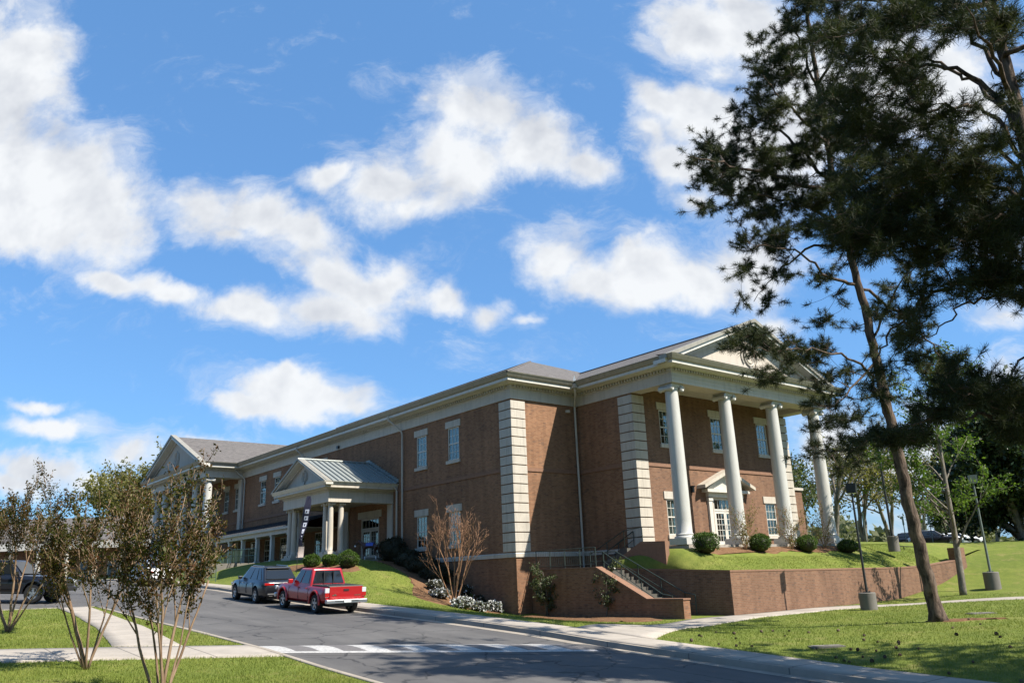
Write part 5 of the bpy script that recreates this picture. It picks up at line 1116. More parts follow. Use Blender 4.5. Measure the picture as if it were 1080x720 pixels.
# two more pines to the right of the frame: their crowns dapple the lawn and the road
for i, (x, y, h) in enumerate(((.6, 22.6, 17), (6.5, 26.0, 18))):
    rng = np.random.default_rng(600+i); z0 = gz(x, y); cl3 = []
    for _ in range(260):
        z = rng.uniform(7, h+1); rr = min(4.6, .5+(h+1.5-z)*.62)*math.sqrt(rng.uniform(.03, 1)); a = rng.uniform(0, 6.283); cl3.append(np.array([x+rr*math.cos(a), y+rr*math.sin(a), z0+z]))
    lm = [([(x, y, z0+z), (x+math.cos(a)*1.8, y+math.sin(a)*1.8, z0+z+.3), (x+math.cos(a)*3.8, y+math.sin(a)*3.8, z0+z+.2)], .06) for z, a in zip(np.linspace(7.2, h-1, 9), np.arange(9)*2.4)]
    pine(('pine just outside the right edge, shading the lawn', 'pine farther right outside the photograph')[i], (x, y, z0), [(x, y, z0+z) for z in np.linspace(0, h, 8)], .3, lm, cl3, 610+i, .6, 9, 11, .24, True, .02)
MT['haze_leaf'] = leafy('pale distant woods', [(.085, .10, .05), (.12, .13, .065), (.16, .155, .09)], .3, .8, .2, .4)  # distance haze put into the leaf colour

# ------------------------------------------------------------------ vehicles (local: x forward, y left, z up)
def car_body(name, st, wheels, r_well, mat, root, greenhouse=None, half=.92):
    """st: (x, z_bottom, z_top, half width); lofted shell, wheel wells cut out"""
    prof = lambda zb, zt, w: [(0, zb), (w*.86, zb), (w*.97, zb+.10), (w, zb+(zt-zb)*.42), (w*.995, zb+(zt-zb)*.66), (w*.955, zt-.085), (w*.90, zt-.02), (w*.78, zt+.012), (0, zt+.03)]
    bm = bmesh.new(); rings = []
    for x, zb, zt, w in st:
        h = prof(zb, zt, w); pts = h+[(-y, z) for y, z in h[-2:0:-1]]; rings.append([bm.verts.new((x, y, z)) for y, z in pts])
    n = len(rings[0])
    for a, b in zip(rings[:-1], rings[1:]):
        for j in range(n): bm.faces.new((a[j], a[(j+1) % n], b[(j+1) % n], b[j]))
    bm.faces.new(rings[0]); bm.faces.new(rings[-1][::-1]); bmesh.ops.recalc_face_normals(bm, faces=bm.faces)
    me = bpy.data.meshes.new(name); bm.to_mesh(me); bm.free(); ob = bpy.data.objects.new(name, me); C.objects.link(ob)
    mb = MB()
    for x in wheels:
        for s_ in (-1, 1): mb.tube([(x, s_*(half-.34), r_well-.06), (x, s_*(half+.3), r_well-.06)], r_well, 28)
    cut = mb.build('cutter', 'black', None); md = ob.modifiers.new('b', 'BOOLEAN'); md.object = cut; md.operation = 'DIFFERENCE'; md.solver = 'EXACT'
    dg = bpy.context.evaluated_depsgraph_get(); me2 = bpy.data.meshes.new_from_object(ob.evaluated_get(dg)); ob.modifiers.clear(); ob.data = me2; bpy.data.objects.remove(cut)
    if greenhouse:
        gbm = bmesh.new(); gbm.from_mesh(me2); gh = greenhouse; base = [(gh['xf'], gh['wb']), (gh['xr'], gh['wb']), (gh['xr'], -gh['wb']), (gh['xf'], -gh['wb'])]; top = [(gh['tf'], gh['wt']), (gh['tr'], gh['wt']), (gh['tr'], -gh['wt']), (gh['tf'], -gh['wt'])]
        tmp = bmesh.new(); B = [tmp.verts.new((x, y, gh['zb']-.06)) for x, y in base]; T = [tmp.verts.new((x, y, gh['zt'])) for x, y in top]
        tmp.faces.new(T); tmp.faces.new(B[::-1])
        for i in range(4): tmp.faces.new((B[i], B[(i+1) % 4], T[(i+1) % 4], T[i]))
        bmesh.ops.recalc_face_normals(tmp, faces=tmp.faces); bmesh.ops.bevel(tmp, geom=[e for e in tmp.edges if e.verts[0] in T or e.verts[1] in T], offset=.085, segments=3, affect='EDGES', profile=.6)
        tm = bpy.data.meshes.new('t'); tmp.to_mesh(tm); tmp.free(); gbm.from_mesh(tm); bpy.data.meshes.remove(tm); gbm.to_mesh(me2); gbm.free()
    me2.materials.clear(); me2.materials.append(MT[mat]); me2.polygons.foreach_set('use_smooth', [True]*len(me2.polygons)); me2.set_sharp_from_angle(angle=R(32)); ob.parent = root; return ob
def side_glass(root, gh, spans, z0=.10, z1=.86, mat='car_glass'):
    """windows on both flanks of the cabin: spans along the sill as fractions from front to rear (bottom a-b, top c-d)"""
    for s_ in (-1, 1):
        for (a, b, c, d) in spans:
            def P(f, t): xb = gh['xf']+(gh['xr']-gh['xf'])*f; xt = gh['tf']+(gh['tr']-gh['tf'])*f; return Vector((xb+(xt-xb)*t, s_*(gh['wb']+(gh['wt']-gh['wb'])*t), gh['zb']+(gh['zt']-gh['zb'])*t))
            nrm = Vector((0, s_, (gh['wb']-gh['wt'])/(gh['zt']-gh['zb']))).normalized(); q = [P(a, z0), P(b, z0), P(d, z1), P(c, z1)]
            mb = MB(); mb.add([tuple(p+nrm*.010) for p in q]+[tuple(p-nrm*.02) for p in q], [(0, 1, 2, 3), (7, 6, 5, 4), (0, 4, 5, 1), (1, 5, 6, 2), (2, 6, 7, 3), (3, 7, 4, 0)]); mb.build('side_window', mat, root, local=True)
def end_glass(root, gh, front, name, inset=.10, z0=.12, z1=.88):
    xb, xt = (gh['xf'], gh['tf']) if front else (gh['xr'], gh['tr']); sg = 1 if front else -1
    def P(u, t): return Vector((xb+(xt-xb)*t, u*(gh['wb']+(gh['wt']-gh['wb'])*t-inset), gh['zb']+(gh['zt']-gh['zb'])*t))
    nrm = Vector((gh['zt']-gh['zb'], 0, xb-xt)) if front else Vector((-(gh['zt']-gh['zb']), 0, -(xb-xt)*-1*-1)); nrm = nrm.normalized()
    if nrm.z < 0: nrm.z = -nrm.z
    q = [P(-1, z0), P(1, z0), P(.94, z1), P(-.94, z1)]; mb = MB(); mb.add([tuple(p+nrm*.011) for p in q]+[tuple(p-nrm*.02) for p in q], [(0, 1, 2, 3), (7, 6, 5, 4), (0, 4, 5, 1), (1, 5, 6, 2), (2, 6, 7, 3), (3, 7, 4, 0)]); mb.build(name, 'car_glass', root, local=True)
def wheel(root, x, y, r, w, s_):
    mb = MB(); prof = [(r*.62, -w/2), (r*.93, -w/2), (r, -w*.34), (r, w*.34), (r*.93, w/2), (r*.62, w/2)]; n = 26; vs = []
    for rr, t in prof:
        for j in range(n): a = 2*math.pi*j/n; vs.append((rr*math.cos(a), t, rr*math.sin(a)))
    fs = [(i*n+j, i*n+(j+1) % n, (i+1)*n+(j+1) % n, (i+1)*n+j) for i in range(len(prof)-1) for j in range(n)]; mb.add(vs, fs); wh = mb.build('wheel', 'rubber', root, True, True)
    rm_ = MB(); c = s_*w*.36; rm_.tube([(0, c-s_*.10, 0), (0, c-s_*.09, 0)], r*.63, 22)
    for k in range(5):
        a = 2*math.pi*k/5+.3; u = Vector((math.cos(a), 0, math.sin(a))); v = Vector((-math.sin(a), 0, math.cos(a))); q = [u*r*.12+v*r*.09, u*r*.6+v*r*.13, u*r*.6-v*r*.13, u*r*.12-v*r*.09]
        rm_.add([tuple(p+Vector((0, c+s_*.01, 0))) for p in q]+[tuple(p+Vector((0, c-s_*.05, 0))) for p in q], [(0, 1, 2, 3), (7, 6, 5, 4), (0, 4, 5, 1), (1, 5, 6, 2), (2, 6, 7, 3), (3, 7, 4, 0)])
    rm_.tube([(r*.60*math.cos(i*2*math.pi/22), c+s_*.012, r*.60*math.sin(i*2*math.pi/22)) for i in range(23)], .018, 5); rm_.tube([(0, c-s_*.05, 0), (0, c+s_*.025, 0)], r*.14, 10); rm_.build('rim', 'steel', wh, True, True)
    bk = MB(); bk.tube([(0, -s_*w*.3, 0), (0, c-s_*.11, 0)], r*.62, 20); bk.build('hub', 'black', wh, False, True)
    wh.location = (x, y, r); return wh
def bxp(name, root, mat, *boxes, bevel=0.):
    mb = MB()
    for b in boxes: mb.box(*b)
    o = mb.build(name, mat, root, local=True)
    if bevel: md = o.modifiers.new('bevel', 'BEVEL'); md.width = bevel; md.segments = 2
    return o
def pickup(label, loc, rz, paint, seed=0, lift=0., trim='steel'):
    root = empty('pickup_truck', loc, rz, label, 'pickup truck'); W = .93; wh = (1.66, -1.66); r = .385+lift*.3; z = lift
    st = [(2.66, .52+z, .84+z, .70), (2.62, .46+z, .95+z, .80), (2.45, .42+z, 1.02+z, .89), (1.9, .42+z, 1.08+z, W), (1.1, .40+z, 1.11+z, W), (.4, .40+z, 1.10+z, W), (-.95, .40+z, 1.09+z, W), (-1.0, .42+z, 1.09+z, W), (-2.3, .44+z, 1.09+z, W), (-2.62, .46+z, 1.09+z, W*.985), (-2.66, .50+z, 1.07+z, W*.97)]
    gh = dict(xf=1.05, xr=-1.02, tf=.28, tr=-.86, wb=.84, wt=.68, zb=1.10+z, zt=1.78+z)
    body = car_body('body', st, wh, r+.10, paint, root, gh, W)
    for x in wh:
        for s_ in (-1, 1): fl = MB(); fl.tube([(x+(r+.10)*math.cos(a), s_*(W+.005), r+.04+(r+.10)*math.sin(a)) for a in np.linspace(-.12, math.pi+.12, 18)], .045, 6); fl.build('wheel_arch', paint, root, True, True)
    side_glass(root, gh, [(.14, .47, .10, .47), (.53, .90, .53, .91)]); end_glass(root, gh, True, 'windshield'); end_glass(root, gh, False, 'rear_window', .1, .1, .86)
    bxp('window_divider', root, 'black', (-1.035, -.24, 1.16+z, -.955, -.2, 1.66+z), (-1.035, .2, 1.16+z, -.955, .24, 1.66+z))
    for x in wh:
        for s_ in (-1, 1): wheel(root, x, s_*(W-.13), r, .25, s_)
    bxp('bed_cover', root, 'black', (-2.6, -.80, 1.095+z, -1.06, .80, 1.135+z))
    bxp('tailgate', root, paint, (-2.705, -.74, .60+z, -2.655, .74, 1.10+z), (-2.712, -.70, .66+z, -2.70, .70, .69+z), bevel=.015)
    bxp('tailgate_handle', root, 'black', (-2.725, -.12, .93+z, -2.700, .12, 1.0+z))
    bxp('tailgate_cap', root, 'grey_pole', (-2.70, -.78, 1.102+z, -2.60, .78, 1.13+z))
    bxp('badge', root, 'chrome', (-2.712, .42, .74+z, -2.704, .62, .775+z), (-2.712, .45, .785+z, -2.704, .55, .81+z), (-2.712, -.66, .735+z, -2.704, -.38, .765+z))
    for s_ in (-1, 1):
        a, b = sorted((s_*.745, s_*.935)); bxp('tail_light', root, 'red_lens', (-2.69, a, .70+z, -2.60, b, .86+z), bevel=.01); bxp('reversing_light', root, 'clear_lens', (-2.692, a, .862+z, -2.60, b, 1.05+z), bevel=.01)
        a, b = sorted((s_*.62, s_*.90)); bxp('headlight', root, 'clear_lens', (2.50, a, .78+z, 2.655, b, .95+z), bevel=.03)
        a, b = sorted((s_*.86, s_*1.08)); bxp('mirror', root, paint, (.72, a, 1.12+z, .86, b, 1.30+z), bevel=.03)
        for x in (.05, -.75): a, b = sorted((s_*.925, s_*.955)); bxp('door_handle', root, paint, (x-.09, a, .96+z, x+.09, b, .99+z))
        a, b = sorted((s_*.86, s_*.945)); bxp('side_step', root, 'black', (-.95, a, .34+z, .95, b, .39+z))
    for s_ in (-1, 1):
        for x in (1.02, .03, -.98): a, b = sorted((s_*.918, s_*.934)); bxp('panel_gap', root, 'black', (x-.006, a, .50+z, x+.006, b, 1.04+z))
    bxp('rear_bumper', root, trim, (-2.86, -.93, .44+z, -2.68, .93, .60+z), (-2.88, -.55, .52+z, -2.70, .55, .605+z), bevel=.03)
    bxp('front_bumper', root, trim, (2.55, -.90, .44+z, 2.76, .90, .64+z), bevel=.05); bxp('grille', root, 'black', (2.60, -.52, .70+z, 2.685, .52, .93+z), (2.61, -.6, .66+z, 2.67, .6, .69+z))
    bxp('number_plate', root, 'plate', (-2.892, -.16, .48+z, -2.882, .16, .60+z))
    ud = bxp('underbody', root, 'black', (-2.3, -.55, .28+z, 2.2, .55, .45+z)); return root
def suv(label, loc, rz, paint, L=4.8, H=1.69, W=.94, grp=None, name='suv'):
    root = empty(name, loc, rz, label, 'car', grp); h = L/2; wh = (h-.95, -h+1.05); r = .37; zt = .98
    st = [(h, .42, .72, .62), (h-.06, .34, .84, .76), (h-.3, .28, .93, .88), (h-.9, .27, 1.0, W), (h-1.5, .27, 1.03, W), (0, .27, 1.04, W*.985), (-h+1.5, .27, 1.07, W*.985), (-h+.7, .28, 1.10, W), (-h+.2, .34, 1.08, .89), (-h+.04, .42, 1.0, .82), (-h, .50, .94, .74)]
    gh = dict(xf=h-1.35, xr=-h+.14, tf=h-2.25, tr=-h+.78, wb=.86, wt=.66, zb=1.04, zt=H)
    car_body('body', st, wh, r+.075, paint, root, gh, W)
    side_glass(root, gh, [(.16, .42, .10, .41), (.45, .70, .44, .68), (.73, .88, .72, .82)]); end_glass(root, gh, True, 'windshield'); end_glass(root, gh, False, 'rear_window', .1, .16, .86)
    for x in wh:
        for s_ in (-1, 1): wheel(root, x, s_*(W-.12), r, .24, s_)
    for s_ in (-1, 1):
        for x in (.85, -.1, -1.0): a, b = sorted((s_*(W-.02), s_*(W+.002))); bxp('panel_gap', root, 'black', (x-.006, a, .42, x+.006, b, .98))
        a, b = sorted((s_*.40, s_*.87)); bxp('tail_light', root, 'red_lens', (-h-.005, a, .86, -h+.14, b, .97), bevel=.02)
        a, b = sorted((s_*.50, s_*.82)); bxp('headlight', root, 'clear_lens', (h-.22, a, .70, h-.03, b, .83), bevel=.03)
        a, b = sorted((s_*.86, s_*1.05)); bxp('mirror', root, paint, (h-1.75, a, 1.06, h-1.6, b, 1.2), bevel=.03)
        rl = MB(); rl.tube([(gh['tf']-.1, s_*.60, H-.04), (gh['tf']-.2, s_*.60, H+.03), (gh['tr']+.2, s_*.60, H+.03), (gh['tr']+.1, s_*.60, H-.04)], .018, 6); rl.build('roof_rail', 'steel', root, True, True)
        for x in (.35, -.75): a, b = sorted((s_*.92, s_*.945)); bxp('door_handle', root, 'chrome', (x-.09, a, .88, x+.09, b, .91))
        a, b = sorted((s_*.45, s_*.62)); bxp('exhaust', root, 'chrome', (-h-.01, a, .36, -h+.1, b, .43), bevel=.02)
    bxp('bumper', root, 'black', (-h-.01, -.72, .38, -h+.2, .72, .50), bevel=.03); bxp('garnish', root, 'chrome', (-h-.012, -.38, .90, -h+.05, .38, .93)); bxp('number_plate', root, 'plate', (-h-.014, -.16, .70, -h-.002, .16, .82))
    bxp('spoiler', root, paint, (gh['tr']-.18, -.58, H-.075, gh['tr']+.1, .58, H-.03), bevel=.02); bxp('underbody', root, 'black', (-h+.3, -.6, .2, h-.3, .6, .32)); bxp('grille', root, 'black', (h-.08, -.42, .48, h+.005, .42, .74)); return root
def on_road(o, x, y, rz, wb=1.6):
    dx, dy = math.cos(rz), math.sin(rz); za, zb = float(road_z(x+dx*wb, y+dy*wb)), float(road_z(x-dx*wb, y-dy*wb)); o.location = (x, y, (za+zb)/2); o.rotation_euler = (0, -math.atan2(za-zb, 2*wb), rz)
t = pickup('red double cab pickup parked at the kerb, tailgate towards the viewer', (0, 0, 0), 0, 'red_paint'); on_road(t, -34.6, 16.85, R(180-1.0))
t = suv('dark grey SUV parked at the kerb just ahead of the red pickup', (0, 0, 0), 0, 'grey_paint'); on_road(t, -41.0, 17.0, R(180-1.5))
t = suv('white SUV parked farther up the road behind the crape myrtles', (0, 0, 0), 0, 'white_paint', 4.7, 1.72); on_road(t, -60.8, 17.0, R(180+4))
t = pickup('black pickup with big tyres crossing at the left, seen side on', (0, 0, 0), 0, 'black_paint', 1, .10, 'black'); on_road(t, -45.6, 6.55, R(51))
for px, d, rz, pt, H, lb in (((987, 577), 79, 35, 'black_paint', 1.6, 'black car parked on the upper lot beside the pine trunk'), ((1012, 577), 83, 40, 'white_paint', 1.42, 'white car parked on the upper lot beyond the young tree'), ((968, 577), 84, 30, 'grey_paint', 1.5, 'dark car parked on the upper lot, mostly hidden by the pine trunk')):
    q = at(px[0], px[1], d); suv(lb, (q.x, q.y, q.z), R(rz), pt, 4.6, H, .9, 'cars on the upper lot', 'parked_car')

# ------------------------------------------------------------------ lamps, flag, statue, small things
def box_lamp(label, base, h, mat, head, rz=0., fr=.36, fh=.72, pr=.055, group=None):
    root = empty('lamp_post', base, rz, label, 'lamp post', group); mb = MB(); mb.lathe([(fr, -.3), (fr, fh-.03), (fr-.03, fh)], (0, 0, 0), 24); mb.build('footing', 'pole_base', root, True, True)
    mb = MB(); mb.box(-.16, -.16, fh, .16, .16, fh+.025)
    for sx in (-1, 1):
        for sy_ in (-1, 1): mb.tube([(sx*.12, sy_*.12, fh+.02), (sx*.12, sy_*.12, fh+.07)], .016, 6)
    mb.build('base_plate', mat, root, False, True); mb = MB(); mb.tube([(0, 0, fh+.02), (0, 0, h)], [pr*1.1, pr*.85], 12); mb.build('pole', mat, root, True, True)
    mb = MB(); hd = MB()
    if head == 'box': hd.prism([(-.22, h-.06), (.22, h-.06), (.26, h+.40), (-.19, h+.40)], 'y', -.2, .2); mb.box(-.18, -.17, h-.085, .18, .17, h-.061)
    elif head == 'arm': hd.box(-.06, -.05, h-.05, .9, .05, h+.05); hd.prism([(.35, h-.08), (1.15, h-.08), (1.15, h+.08), (.35, h+.14)], 'y', -.22, .22); mb.box(.42, -.18, h-.1, 1.1, .18, h-.081)
    else:
        for s_ in (-1, 1): a, b = sorted((s_*.10, s_*.62)); hd.box(a, -.16, h-.12, b, .16, h+.06); hd.tube([(0, 0, h-.04), (s_*.2, 0, h-.04)], .04, 8)
        mb.box(-.58, -.13, h-.14, .58, .13, h-.121)
    hd.build('lamp_head', mat, root, False, True); mb.build('lens', 'clear_lens', root, False, True); return root
p = hit(917, 643); box_lamp('dark box headed lamp post on a concrete footing in front of the retaining wall', (p.x, p.y, gz(p.x, p.y)), 5.45, 'lamp_black', 'box', R(20), .38, .78)
p = hit(1048, 621); box_lamp('grey green lamp post on a concrete footing at the right end of the lawn', (p.x, p.y, gz(p.x, p.y)), 6.1, 'grey_pole', 'box', R(30), .42, .95, .065)
q = at(943, 578, 50); box_lamp('tall dark lamp post with one arm on the upper lawn behind the wall', (q.x, q.y, 2.62), 6.6, 'lamp_black', 'arm', R(205), .33, .62, .07)
def sign_post(label, px, d, h):
    q = at(px[0], px[1], d); root = empty('sign_post', (q.x, q.y, q.z), R(38), label, 'sign', 'small signs on the upper lot'); mb = MB(); mb.tube([(0, 0, -.2), (0, 0, h)], .035, 8); mb.build('post', 'grey_pole', root, True, True)
    mb = MB(); mb.box(-.02, -.22, h-.62, .02, .22, h+.04); mb.build('panel', 'green_rail', root, False, True)
sign_post('narrow sign on a thin post left of the pine trunk', (957, 577), 62, 2.3); sign_post('narrow sign on a thin post right of the pine trunk, before the parked cars', (985, 577), 64, 2.4); sign_post('narrow sign on a thin post near the fourth column', (915, 576), 60, 2.4)
# feather banner
fp = (-46.7, 21.6, gz(-46.3, 21.6)); fb = empty('feather_flag', fp, 0, 'dark feather banner flag with white printed marks beside the porch boxwoods', 'flag')
tp_ = Vector(at(327, 523.5, (Vector((-46.0, 21.6, 6.6))-EYE).dot(FWD))); B0 = Vector(fp); e1 = Vector((RT[0], RT[1], 0))
def flag_axis(t): return B0.lerp(tp_, t)+e1*(.30*math.sin(t*math.pi)*-.35)+Vector((0, 0, .05*t))
mb = MB(); mb.tube([flag_axis(i/16)-e1*.22*(1 if i < 15 else .3) for i in range(16)]+[tp_], [.018]*12+[.012]*5, 6); mb.build('pole', 'black', fb, True)
def flag_strip(name, t0, t1, a0, a1, mat, off=0., n=14):
    mb = MB(); vs = []
    for i in range(n+1):
        t = t0+(t1-t0)*i/n; c = flag_axis(t); wv = .05*math.sin(t*17)+off; w0 = a0(t) if callable(a0) else a0; w1 = a1(t) if callable(a1) else a1; nrm = Vector((RT[1], -RT[0], 0))
        for w, d in ((w0, 0), (w1, .0), (w1, .012), (w0, .012)): vs.append(c+e1*w+nrm*(wv+d))
    fs = [(i*4+j, i*4+(j+1) % 4, i*4+4+(j+1) % 4, i*4+4+j) for i in range(n) for j in range(4)]+[(0, 1, 2, 3), tuple(range(4*n, 4*n+4))]; mb.add([tuple(v) for v in vs], fs); return mb.build(name, mat, fb, True)
edge = lambda t: .17*math.sqrt(max(0, min(1, (1.0-t)/.14)))+.02 if t > .72 else .19-.20*math.exp(-((t-.42)/.16)**2)
flag_strip('banner', .34, 1., -.2, edge, 'flag_dark'); flag_strip('banner_foot', .20, .34, lambda t: -.2-.1*(.34-t)/.14, lambda t: .12-.02*(.34-t), 'flag_light')
for k in range(5):
    a = .82-k*.085; flag_strip('print_mark', a-.055, a, -.10, lambda t: edge(t)-.06, 'flag_mark', .016, 3); flag_strip('print_mark', a-.04, a-.015, -.03, lambda t: min(edge(t)-.12, .03), 'flag_dark', .030, 2)
# painted horse statue before the porch door
hs = empty('horse_statue', (-46.9, 26.3, gz(-46.9, 26.3)), R(217), 'small dark brown horse statue with a blue painted blanket near the porch door', 'statue')
def skin(name, verts, edges, mat, root, sub=2):
    me = bpy.data.meshes.new(name); me.from_pydata([v[:3] for v in verts], edges, []); o = bpy.data.objects.new(name, me); C.objects.link(o); md = o.modifiers.new('skin', 'SKIN')
    for i, v in enumerate(verts): me.skin_vertices[0].data[i].radius = (v[3], v[4] if len(v) > 4 else v[3])
    me.skin_vertices[0].data[0].use_root = True; o.modifiers.new('s', 'SUBSURF').levels = sub; o.modifiers['s'].render_levels = sub
    dg = bpy.context.evaluated_depsgraph_get(); m2 = bpy.data.meshes.new_from_object(o.evaluated_get(dg)); o.modifiers.clear(); o.data = m2; m2.materials.clear(); m2.materials.append(MT[mat]); m2.polygons.foreach_set('use_smooth', [True]*len(m2.polygons)); o.parent = root; return o
hv = [(-.05, 0, .84, .15, .17), (-.38, 0, .88, .15, .17), (-.52, 0, .84, .10), (.28, 0, .86, .16, .18), (.46, 0, .98, .10, .13), (.66, 0, 1.10, .075, .10), (.74, 0, 1.14, .07), (.86, 0, 1.0, .055, .06), (.96, 0, .86, .045),
 (-.46, .1, .68, .085), (-.40, .1, .52, .05), (-.52, .1, .34, .032), (-.50, .1, .12, .028), (-.47, .1, .02, .04), (-.46, -.1, .68, .085), (-.40, -.1, .52, .05), (-.52, -.1, .34, .032), (-.50, -.1, .12, .028), (-.47, -.1, .02, .04),
 (.34, .1, .66, .065), (.36, .1, .40, .038), (.34, .1, .14, .026), (.36, .1, .02, .038), (.34, -.1, .66, .065), (.36, -.1, .40, .038), (.34, -.1, .14, .026), (.36, -.1, .02, .038), (.68, .05, 1.26, .02), (.68, -.05, 1.26, .02), (-.62, 0, .70, .035), (-.64, 0, .42, .03)]
he = [(0, 1), (1, 2), (0, 3), (3, 4), (4, 5), (5, 6), (6, 7), (7, 8), (1, 9), (9, 10), (10, 11), (11, 12), (12, 13), (1, 14), (14, 15), (15, 16), (16, 17), (17, 18), (3, 19), (19, 20), (20, 21), (21, 22), (3, 23), (23, 24), (24, 25), (25, 26), (6, 27), (6, 28), (2, 29), (29, 30)]
skin('body', hv, he, 'statue', hs)
mb = MB(); n = 10; vs = []
for i in range(6):
    x = -.34+i*.10
    for j in range(n+1): a = math.pi*(.04+.92*j/n); vs.append((x, .205*math.cos(a), .83+.225*math.sin(a)-(.02 if j in (0, n) else 0)))
mb.add(vs, [(i*(n+1)+j, i*(n+1)+j+1, (i+1)*(n+1)+j+1, (i+1)*(n+1)+j) for i in range(5) for j in range(n)]); mb.build('blanket', 'statue_blue', hs, True, True)
mb = MB(); mb.lathe([(.02, -.05), (.055, -.03), (.06, .02), (.045, .06)], (.955, 0, .86), 12)
for x, y in ((-.50, .1), (.345, -.1)): mb.tube([(x, y, .03), (x, y, .2)], .036, 8)
mb.build('markings', 'white_paint', hs, True, True); mb = MB(); mb.box(-.75, -.3, -.25, .75, .3, .0); mb.build('pedestal', 'pole_base', hs, False, True)
# covers in the lawn, cones under the pines
for px, w, l, lb in (((1035, 647), .55, .9, 'small grey utility cover set in the grass right of the pine'), ((872, 682), .45, .9, 'flat grey slab lying in the shaded grass near the kerb')):
    p = hit(*px); root = empty('utility_cover', (p.x, p.y, gz(p.x, p.y)), math.atan2(RT[1], RT[0]), lb, 'utility cover', 'utility covers in the lawn'); mb = MB(); mb.box(-l/2, -w/2, -.2, l/2, w/2, .03); mb.build('rim', 'pole_base', root, False, True); mb = MB(); mb.box(-l/2+.06, -w/2+.06, .03, l/2-.06, w/2-.06, .045); mb.box(-.05, -.02, .045, .05, .02, .06); mb.build('lid', 'pole_base', root, False, True)
mb = MB()
for i in range(7): z = .01+i*.012; rr = .036*math.sin(math.pi*(i+1.2)/8.6)+.006; mb.lathe([(rr*.6, 0), (rr*1.15, .006), (rr*.7, .013)], (0, 0, z), 9)
cone0 = mb.build('pine_cone', 'pine_bark', None, True); tag(cone0, 'small brown pine cone lying in the grass under the pines', 'pine cone', 'fallen pine cones'); rng = np.random.default_rng(5); first = True; k = 0
while k < 70:
    x, y = rng.uniform(-18, -5), 18.5+abs(rng.normal())*4.5
    if y < 19.8+max(0, (-17.2-x))*2.6 or gz(x, y) < -1.2: continue
    o = cone0 if first else cone0.copy()
    if not first: C.objects.link(o)
    first = False; s_ = rng.uniform(.7, 1.2); o.location = (x, y, gz(x, y)+.03); o.rotation_euler = (rng.uniform(1.2, 1.9), 0, rng.uniform(0, 6)); o.scale = (s_,)*3; k += 1

# ------------------------------------------------------------------ far building at the left
fbx = empty('far_building', (-100, 8, 2.7), 0, 'distant low brick building with a white columned porch and grey roof, behind the crape myrtles', 'building')
def far_building():
    d = Vector((RT[0], RT[1], 0)); n_ = Vector((-RT[1], RT[0], 0)); o_ = at(30, 606, 88); o_.z = 2.4
    P = lambda u, v, z: tuple(o_+d*u+n_*v+Vector((0, 0, z)))
    def bx(mb, u0, u1, v0, v1, z0, z1): mb.add([P(u, v, z) for z in (z0, z1) for u, v in ((u0, v0), (u1, v0), (u1, v1), (u0, v1))], [(3,2,1,0),(4,5,6,7),(0,1,5,4),(1,2,6,5),(2,3,7,6),(3,0,4,7)])
    mb = MB(); bx(mb, -22, 13, 2.5, 14, -1.5, 4.6); mb.build('wall', 'brick_wall', fbx)
    mb = MB(); mb.add([P(-23, 1.2, 4.9), P(14, 1.2, 4.9), P(14, 8.2, 8.1), P(-23, 8.2, 8.1), P(-23, 15, 4.9), P(14, 15, 4.9)], [(0, 1, 2, 3), (3, 2, 5, 4), (0, 3, 4), (1, 5, 2)]); mb.build('roof', 'shingle', fbx)
    mb = MB(); bx(mb, -22.6, 13.6, .9, 1.6, 4.1, 4.88); bx(mb, -22.6, 13.6, 1.2, 2.5, 4.86, 4.9); mb.build('fascia', 'white', fbx)
    for i in range(12): mb = MB(); u = -21.5+i*3.1; bx(mb, u-.17, u+.17, 1.05, 1.4, -1., 4.1); bx(mb, u-.24, u+.24, .98, 1.47, -1., -.4); bx(mb, u-.24, u+.24, .98, 1.47, 3.9, 4.09); mb.build('column', 'white', fbx)
    for i in range(11): mb = MB(); u = -20+i*3.1; bx(mb, u-.6, u+.6, 2.42, 2.48, .4, 2.7); f = mb.build('window', 'white', fbx); mb = MB(); bx(mb, u-.5, u+.5, 2.38, 2.41, .5, 2.6); mb.build('pane', 'car_glass', f)
far_building()
# woods along the horizon: one mass
rng = np.random.default_rng(9); P = []
for (x0, x1, d0, d1, ztop) in ((955, 1200, 150, 190, 9), (-260, 40, 170, 220, 11), (820, 960, 150, 190, 8)):
    for _ in range(5200):
        x = rng.uniform(x0, x1); d = rng.uniform(d0, d1); q = at(x, 575, d); top = ztop*(.62+.25*math.sin(x*.05+1)+.2*math.sin(x*.17)); P.append((q.x, q.y, 2.4+abs(rng.normal())*.0+rng.uniform(0, 1)**.8*top))
fw = leaves_mesh('distant_woods', np.array(P), 1.3, 'haze_leaf', None, rng, .1, .7); tag(fw, 'low band of distant woods along the horizon', 'woods', None, 'stuff')

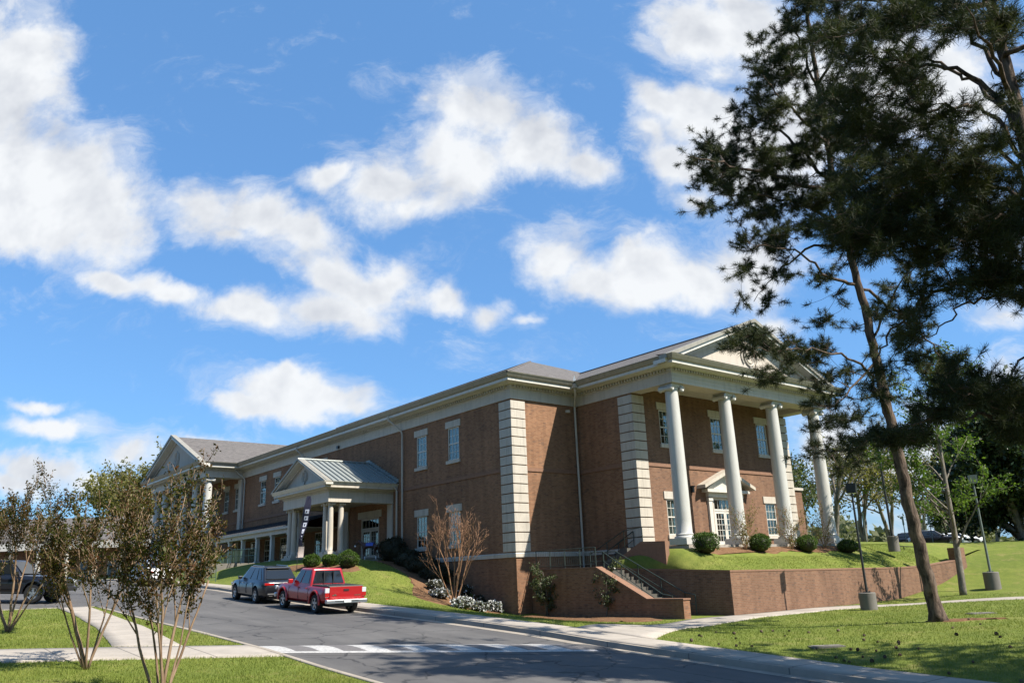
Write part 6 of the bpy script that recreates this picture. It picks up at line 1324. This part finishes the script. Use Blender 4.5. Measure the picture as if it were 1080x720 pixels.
# ------------------------------------------------------------------ grass blades on the nearer lawns: one mass
def blades(name, n, region, zf, rng, h=(.035, .085), w=.010):
    xs, ys = region(n, rng); z = zf(xs, ys); k = len(xs); a = rng.uniform(0, 6.283, k); hh = rng.uniform(*h, k)*(.75+.5*(np.sin(xs*1.7+1.3*np.sin(ys*.9))*np.sin(ys*1.9+xs*.6)*.5+.5)); le = rng.normal(size=(k, 2))*.35
    d = np.sqrt(xs**2+ys**2); ww = w*(.6+d/26); B = np.column_stack([xs, ys, z-.008]); s_ = np.column_stack([np.cos(a), np.sin(a), np.zeros(k)])*ww[:, None]*.5
    tip = B+np.column_stack([le*hh[:, None], hh]); V = np.stack([B-s_, B+s_, tip], 1).reshape(-1, 3); return fast_mesh(name, V, np.arange(3*k).reshape(-1, 3), 'blade')
PATHS = [([(-20.9, 19.5), (-22.6, 24.6), (-24.2, 29.3), (-24.0, 32.3), (-22.3, 32.3), (-21.4, 28.0), (-19.9, 24.0), (-17.5, 19.5)]), ([(-23.98, 32.3), (-23.98, 38), (-23.6, 42), (-21.0, 45.3), (-17.6, 47.0), (-6, 52.5), (-5.2, 51.0), (-16.7, 45.5), (-19.8, 43.7), (-21.9, 41.0), (-22.4, 38), (-22.2, 32.3)]),
 [(-22.4, 9), (-24.2, 5.5), (-25.4, 3.3), (-28.5, -3), (-34, -14), (-31, -15), (-25.8, -3.2), (-22.7, 3.2), (-21.6, 5.6), (-20.1, 9)], [(-24.1, 6.0), (-30, 6.9), (-36, 7.4), (-39.4, 7.5), (-39.4, 8.7), (-36, 8.55), (-29.5, 8.2), (-23.2, 7.5)],
 [(-12.3, 28.4), (-11.5, 29.6), (-10.4, 30.2), (-12, 30.6), (-13.3, 30.1), (-14.3, 29.4), (-14, 28.6)], [(-34.4, 29.3), (-34.4, 27.6), (-31, 27.2), (-28, 26.8), (-25.2, 27.4), (-24.7, 29.3)], [(-34.9, 28.35), (-36, 25.6), (-35.7, 24.2), (-37.3, 23.4), (-39, 24.6), (-41.5, 25.8), (-44.5, 26.2), (-47, 26.3), (-47.1, 28.4)], [(-46.3, 23.4), (-42.3, 23.6), (-42.0, 22.6), (-44, 22.0), (-47.5, 21.6), (-50.3, 21.4), (-50.5, 22.6)]]
def inside(x, y, poly):
    r = np.zeros(len(x), bool); n = len(poly)
    for i in range(n):
        (x0, y0), (x1, y1) = poly[i], poly[(i+1) % n]; c = ((y0 > y) != (y1 > y)); xi = (x1-x0)*(y-y0)/((y1-y0) if y1 != y0 else 1e-9)+x0; r ^= c & (x < xi)
    return r
def lawn_region(n, rng):
    xs = []; ys = []
    for x0, x1, y0, y1, f in ((-40, -8, -3, 8.9, .42), (-24, -3, 19.55, 50, .40), (-46, -24, 19.55, 29, .18)):
        k = int(n*f*3); x = rng.uniform(x0, x1, k); y = rng.uniform(y0, y1, k); d = np.sqrt(x*x+y*y); keep = rng.random(k) < np.clip((17/d)**2.0, 0, 1)
        xs.append(x[keep]); ys.append(y[keep])
    x = np.concatenate(xs); y = np.concatenate(ys); ok = np.ones(len(x), bool)
    for p in PATHS: ok &= ~inside(x, y, p)
    ok &= ~((y > 29.3) & (x < -24.4)) & ~((x < -39.3) & (y < 9))
    P = np.column_stack([x, y, np.zeros(len(x))-.2]); v = P-np.array(EYE); dd = v@np.array(FWD); px = 540+F_PX*(v@np.array(RIGHT))/dd
    ok &= (dd > 5) & (px > -60) & (px < 1150); return x[ok], y[ok]
g = blades('lawn_grass', 330000, lawn_region, ground, np.random.default_rng(4)); tag(g, 'short mown grass blades of the lawns', 'grass', None, 'stuff')

def terrace_region(n, rng):
    x = rng.uniform(-29.8, -24.3, n); y = rng.uniform(31.6, 55, n); ok = (y > yw(x)+.3) & ~((x < -26.3) & (y > 31.95) & (y < 33.4)) & ~((x < -25.9) & (y > 33.4) & (y < 49.3)); return x[ok], y[ok]
g = blades('terrace_grass', 60000, terrace_region, terr, np.random.default_rng(6), (.03, .055), .010); tag(g, 'grass blades of the raised lawn behind the retaining wall', 'grass', None, 'stuff')
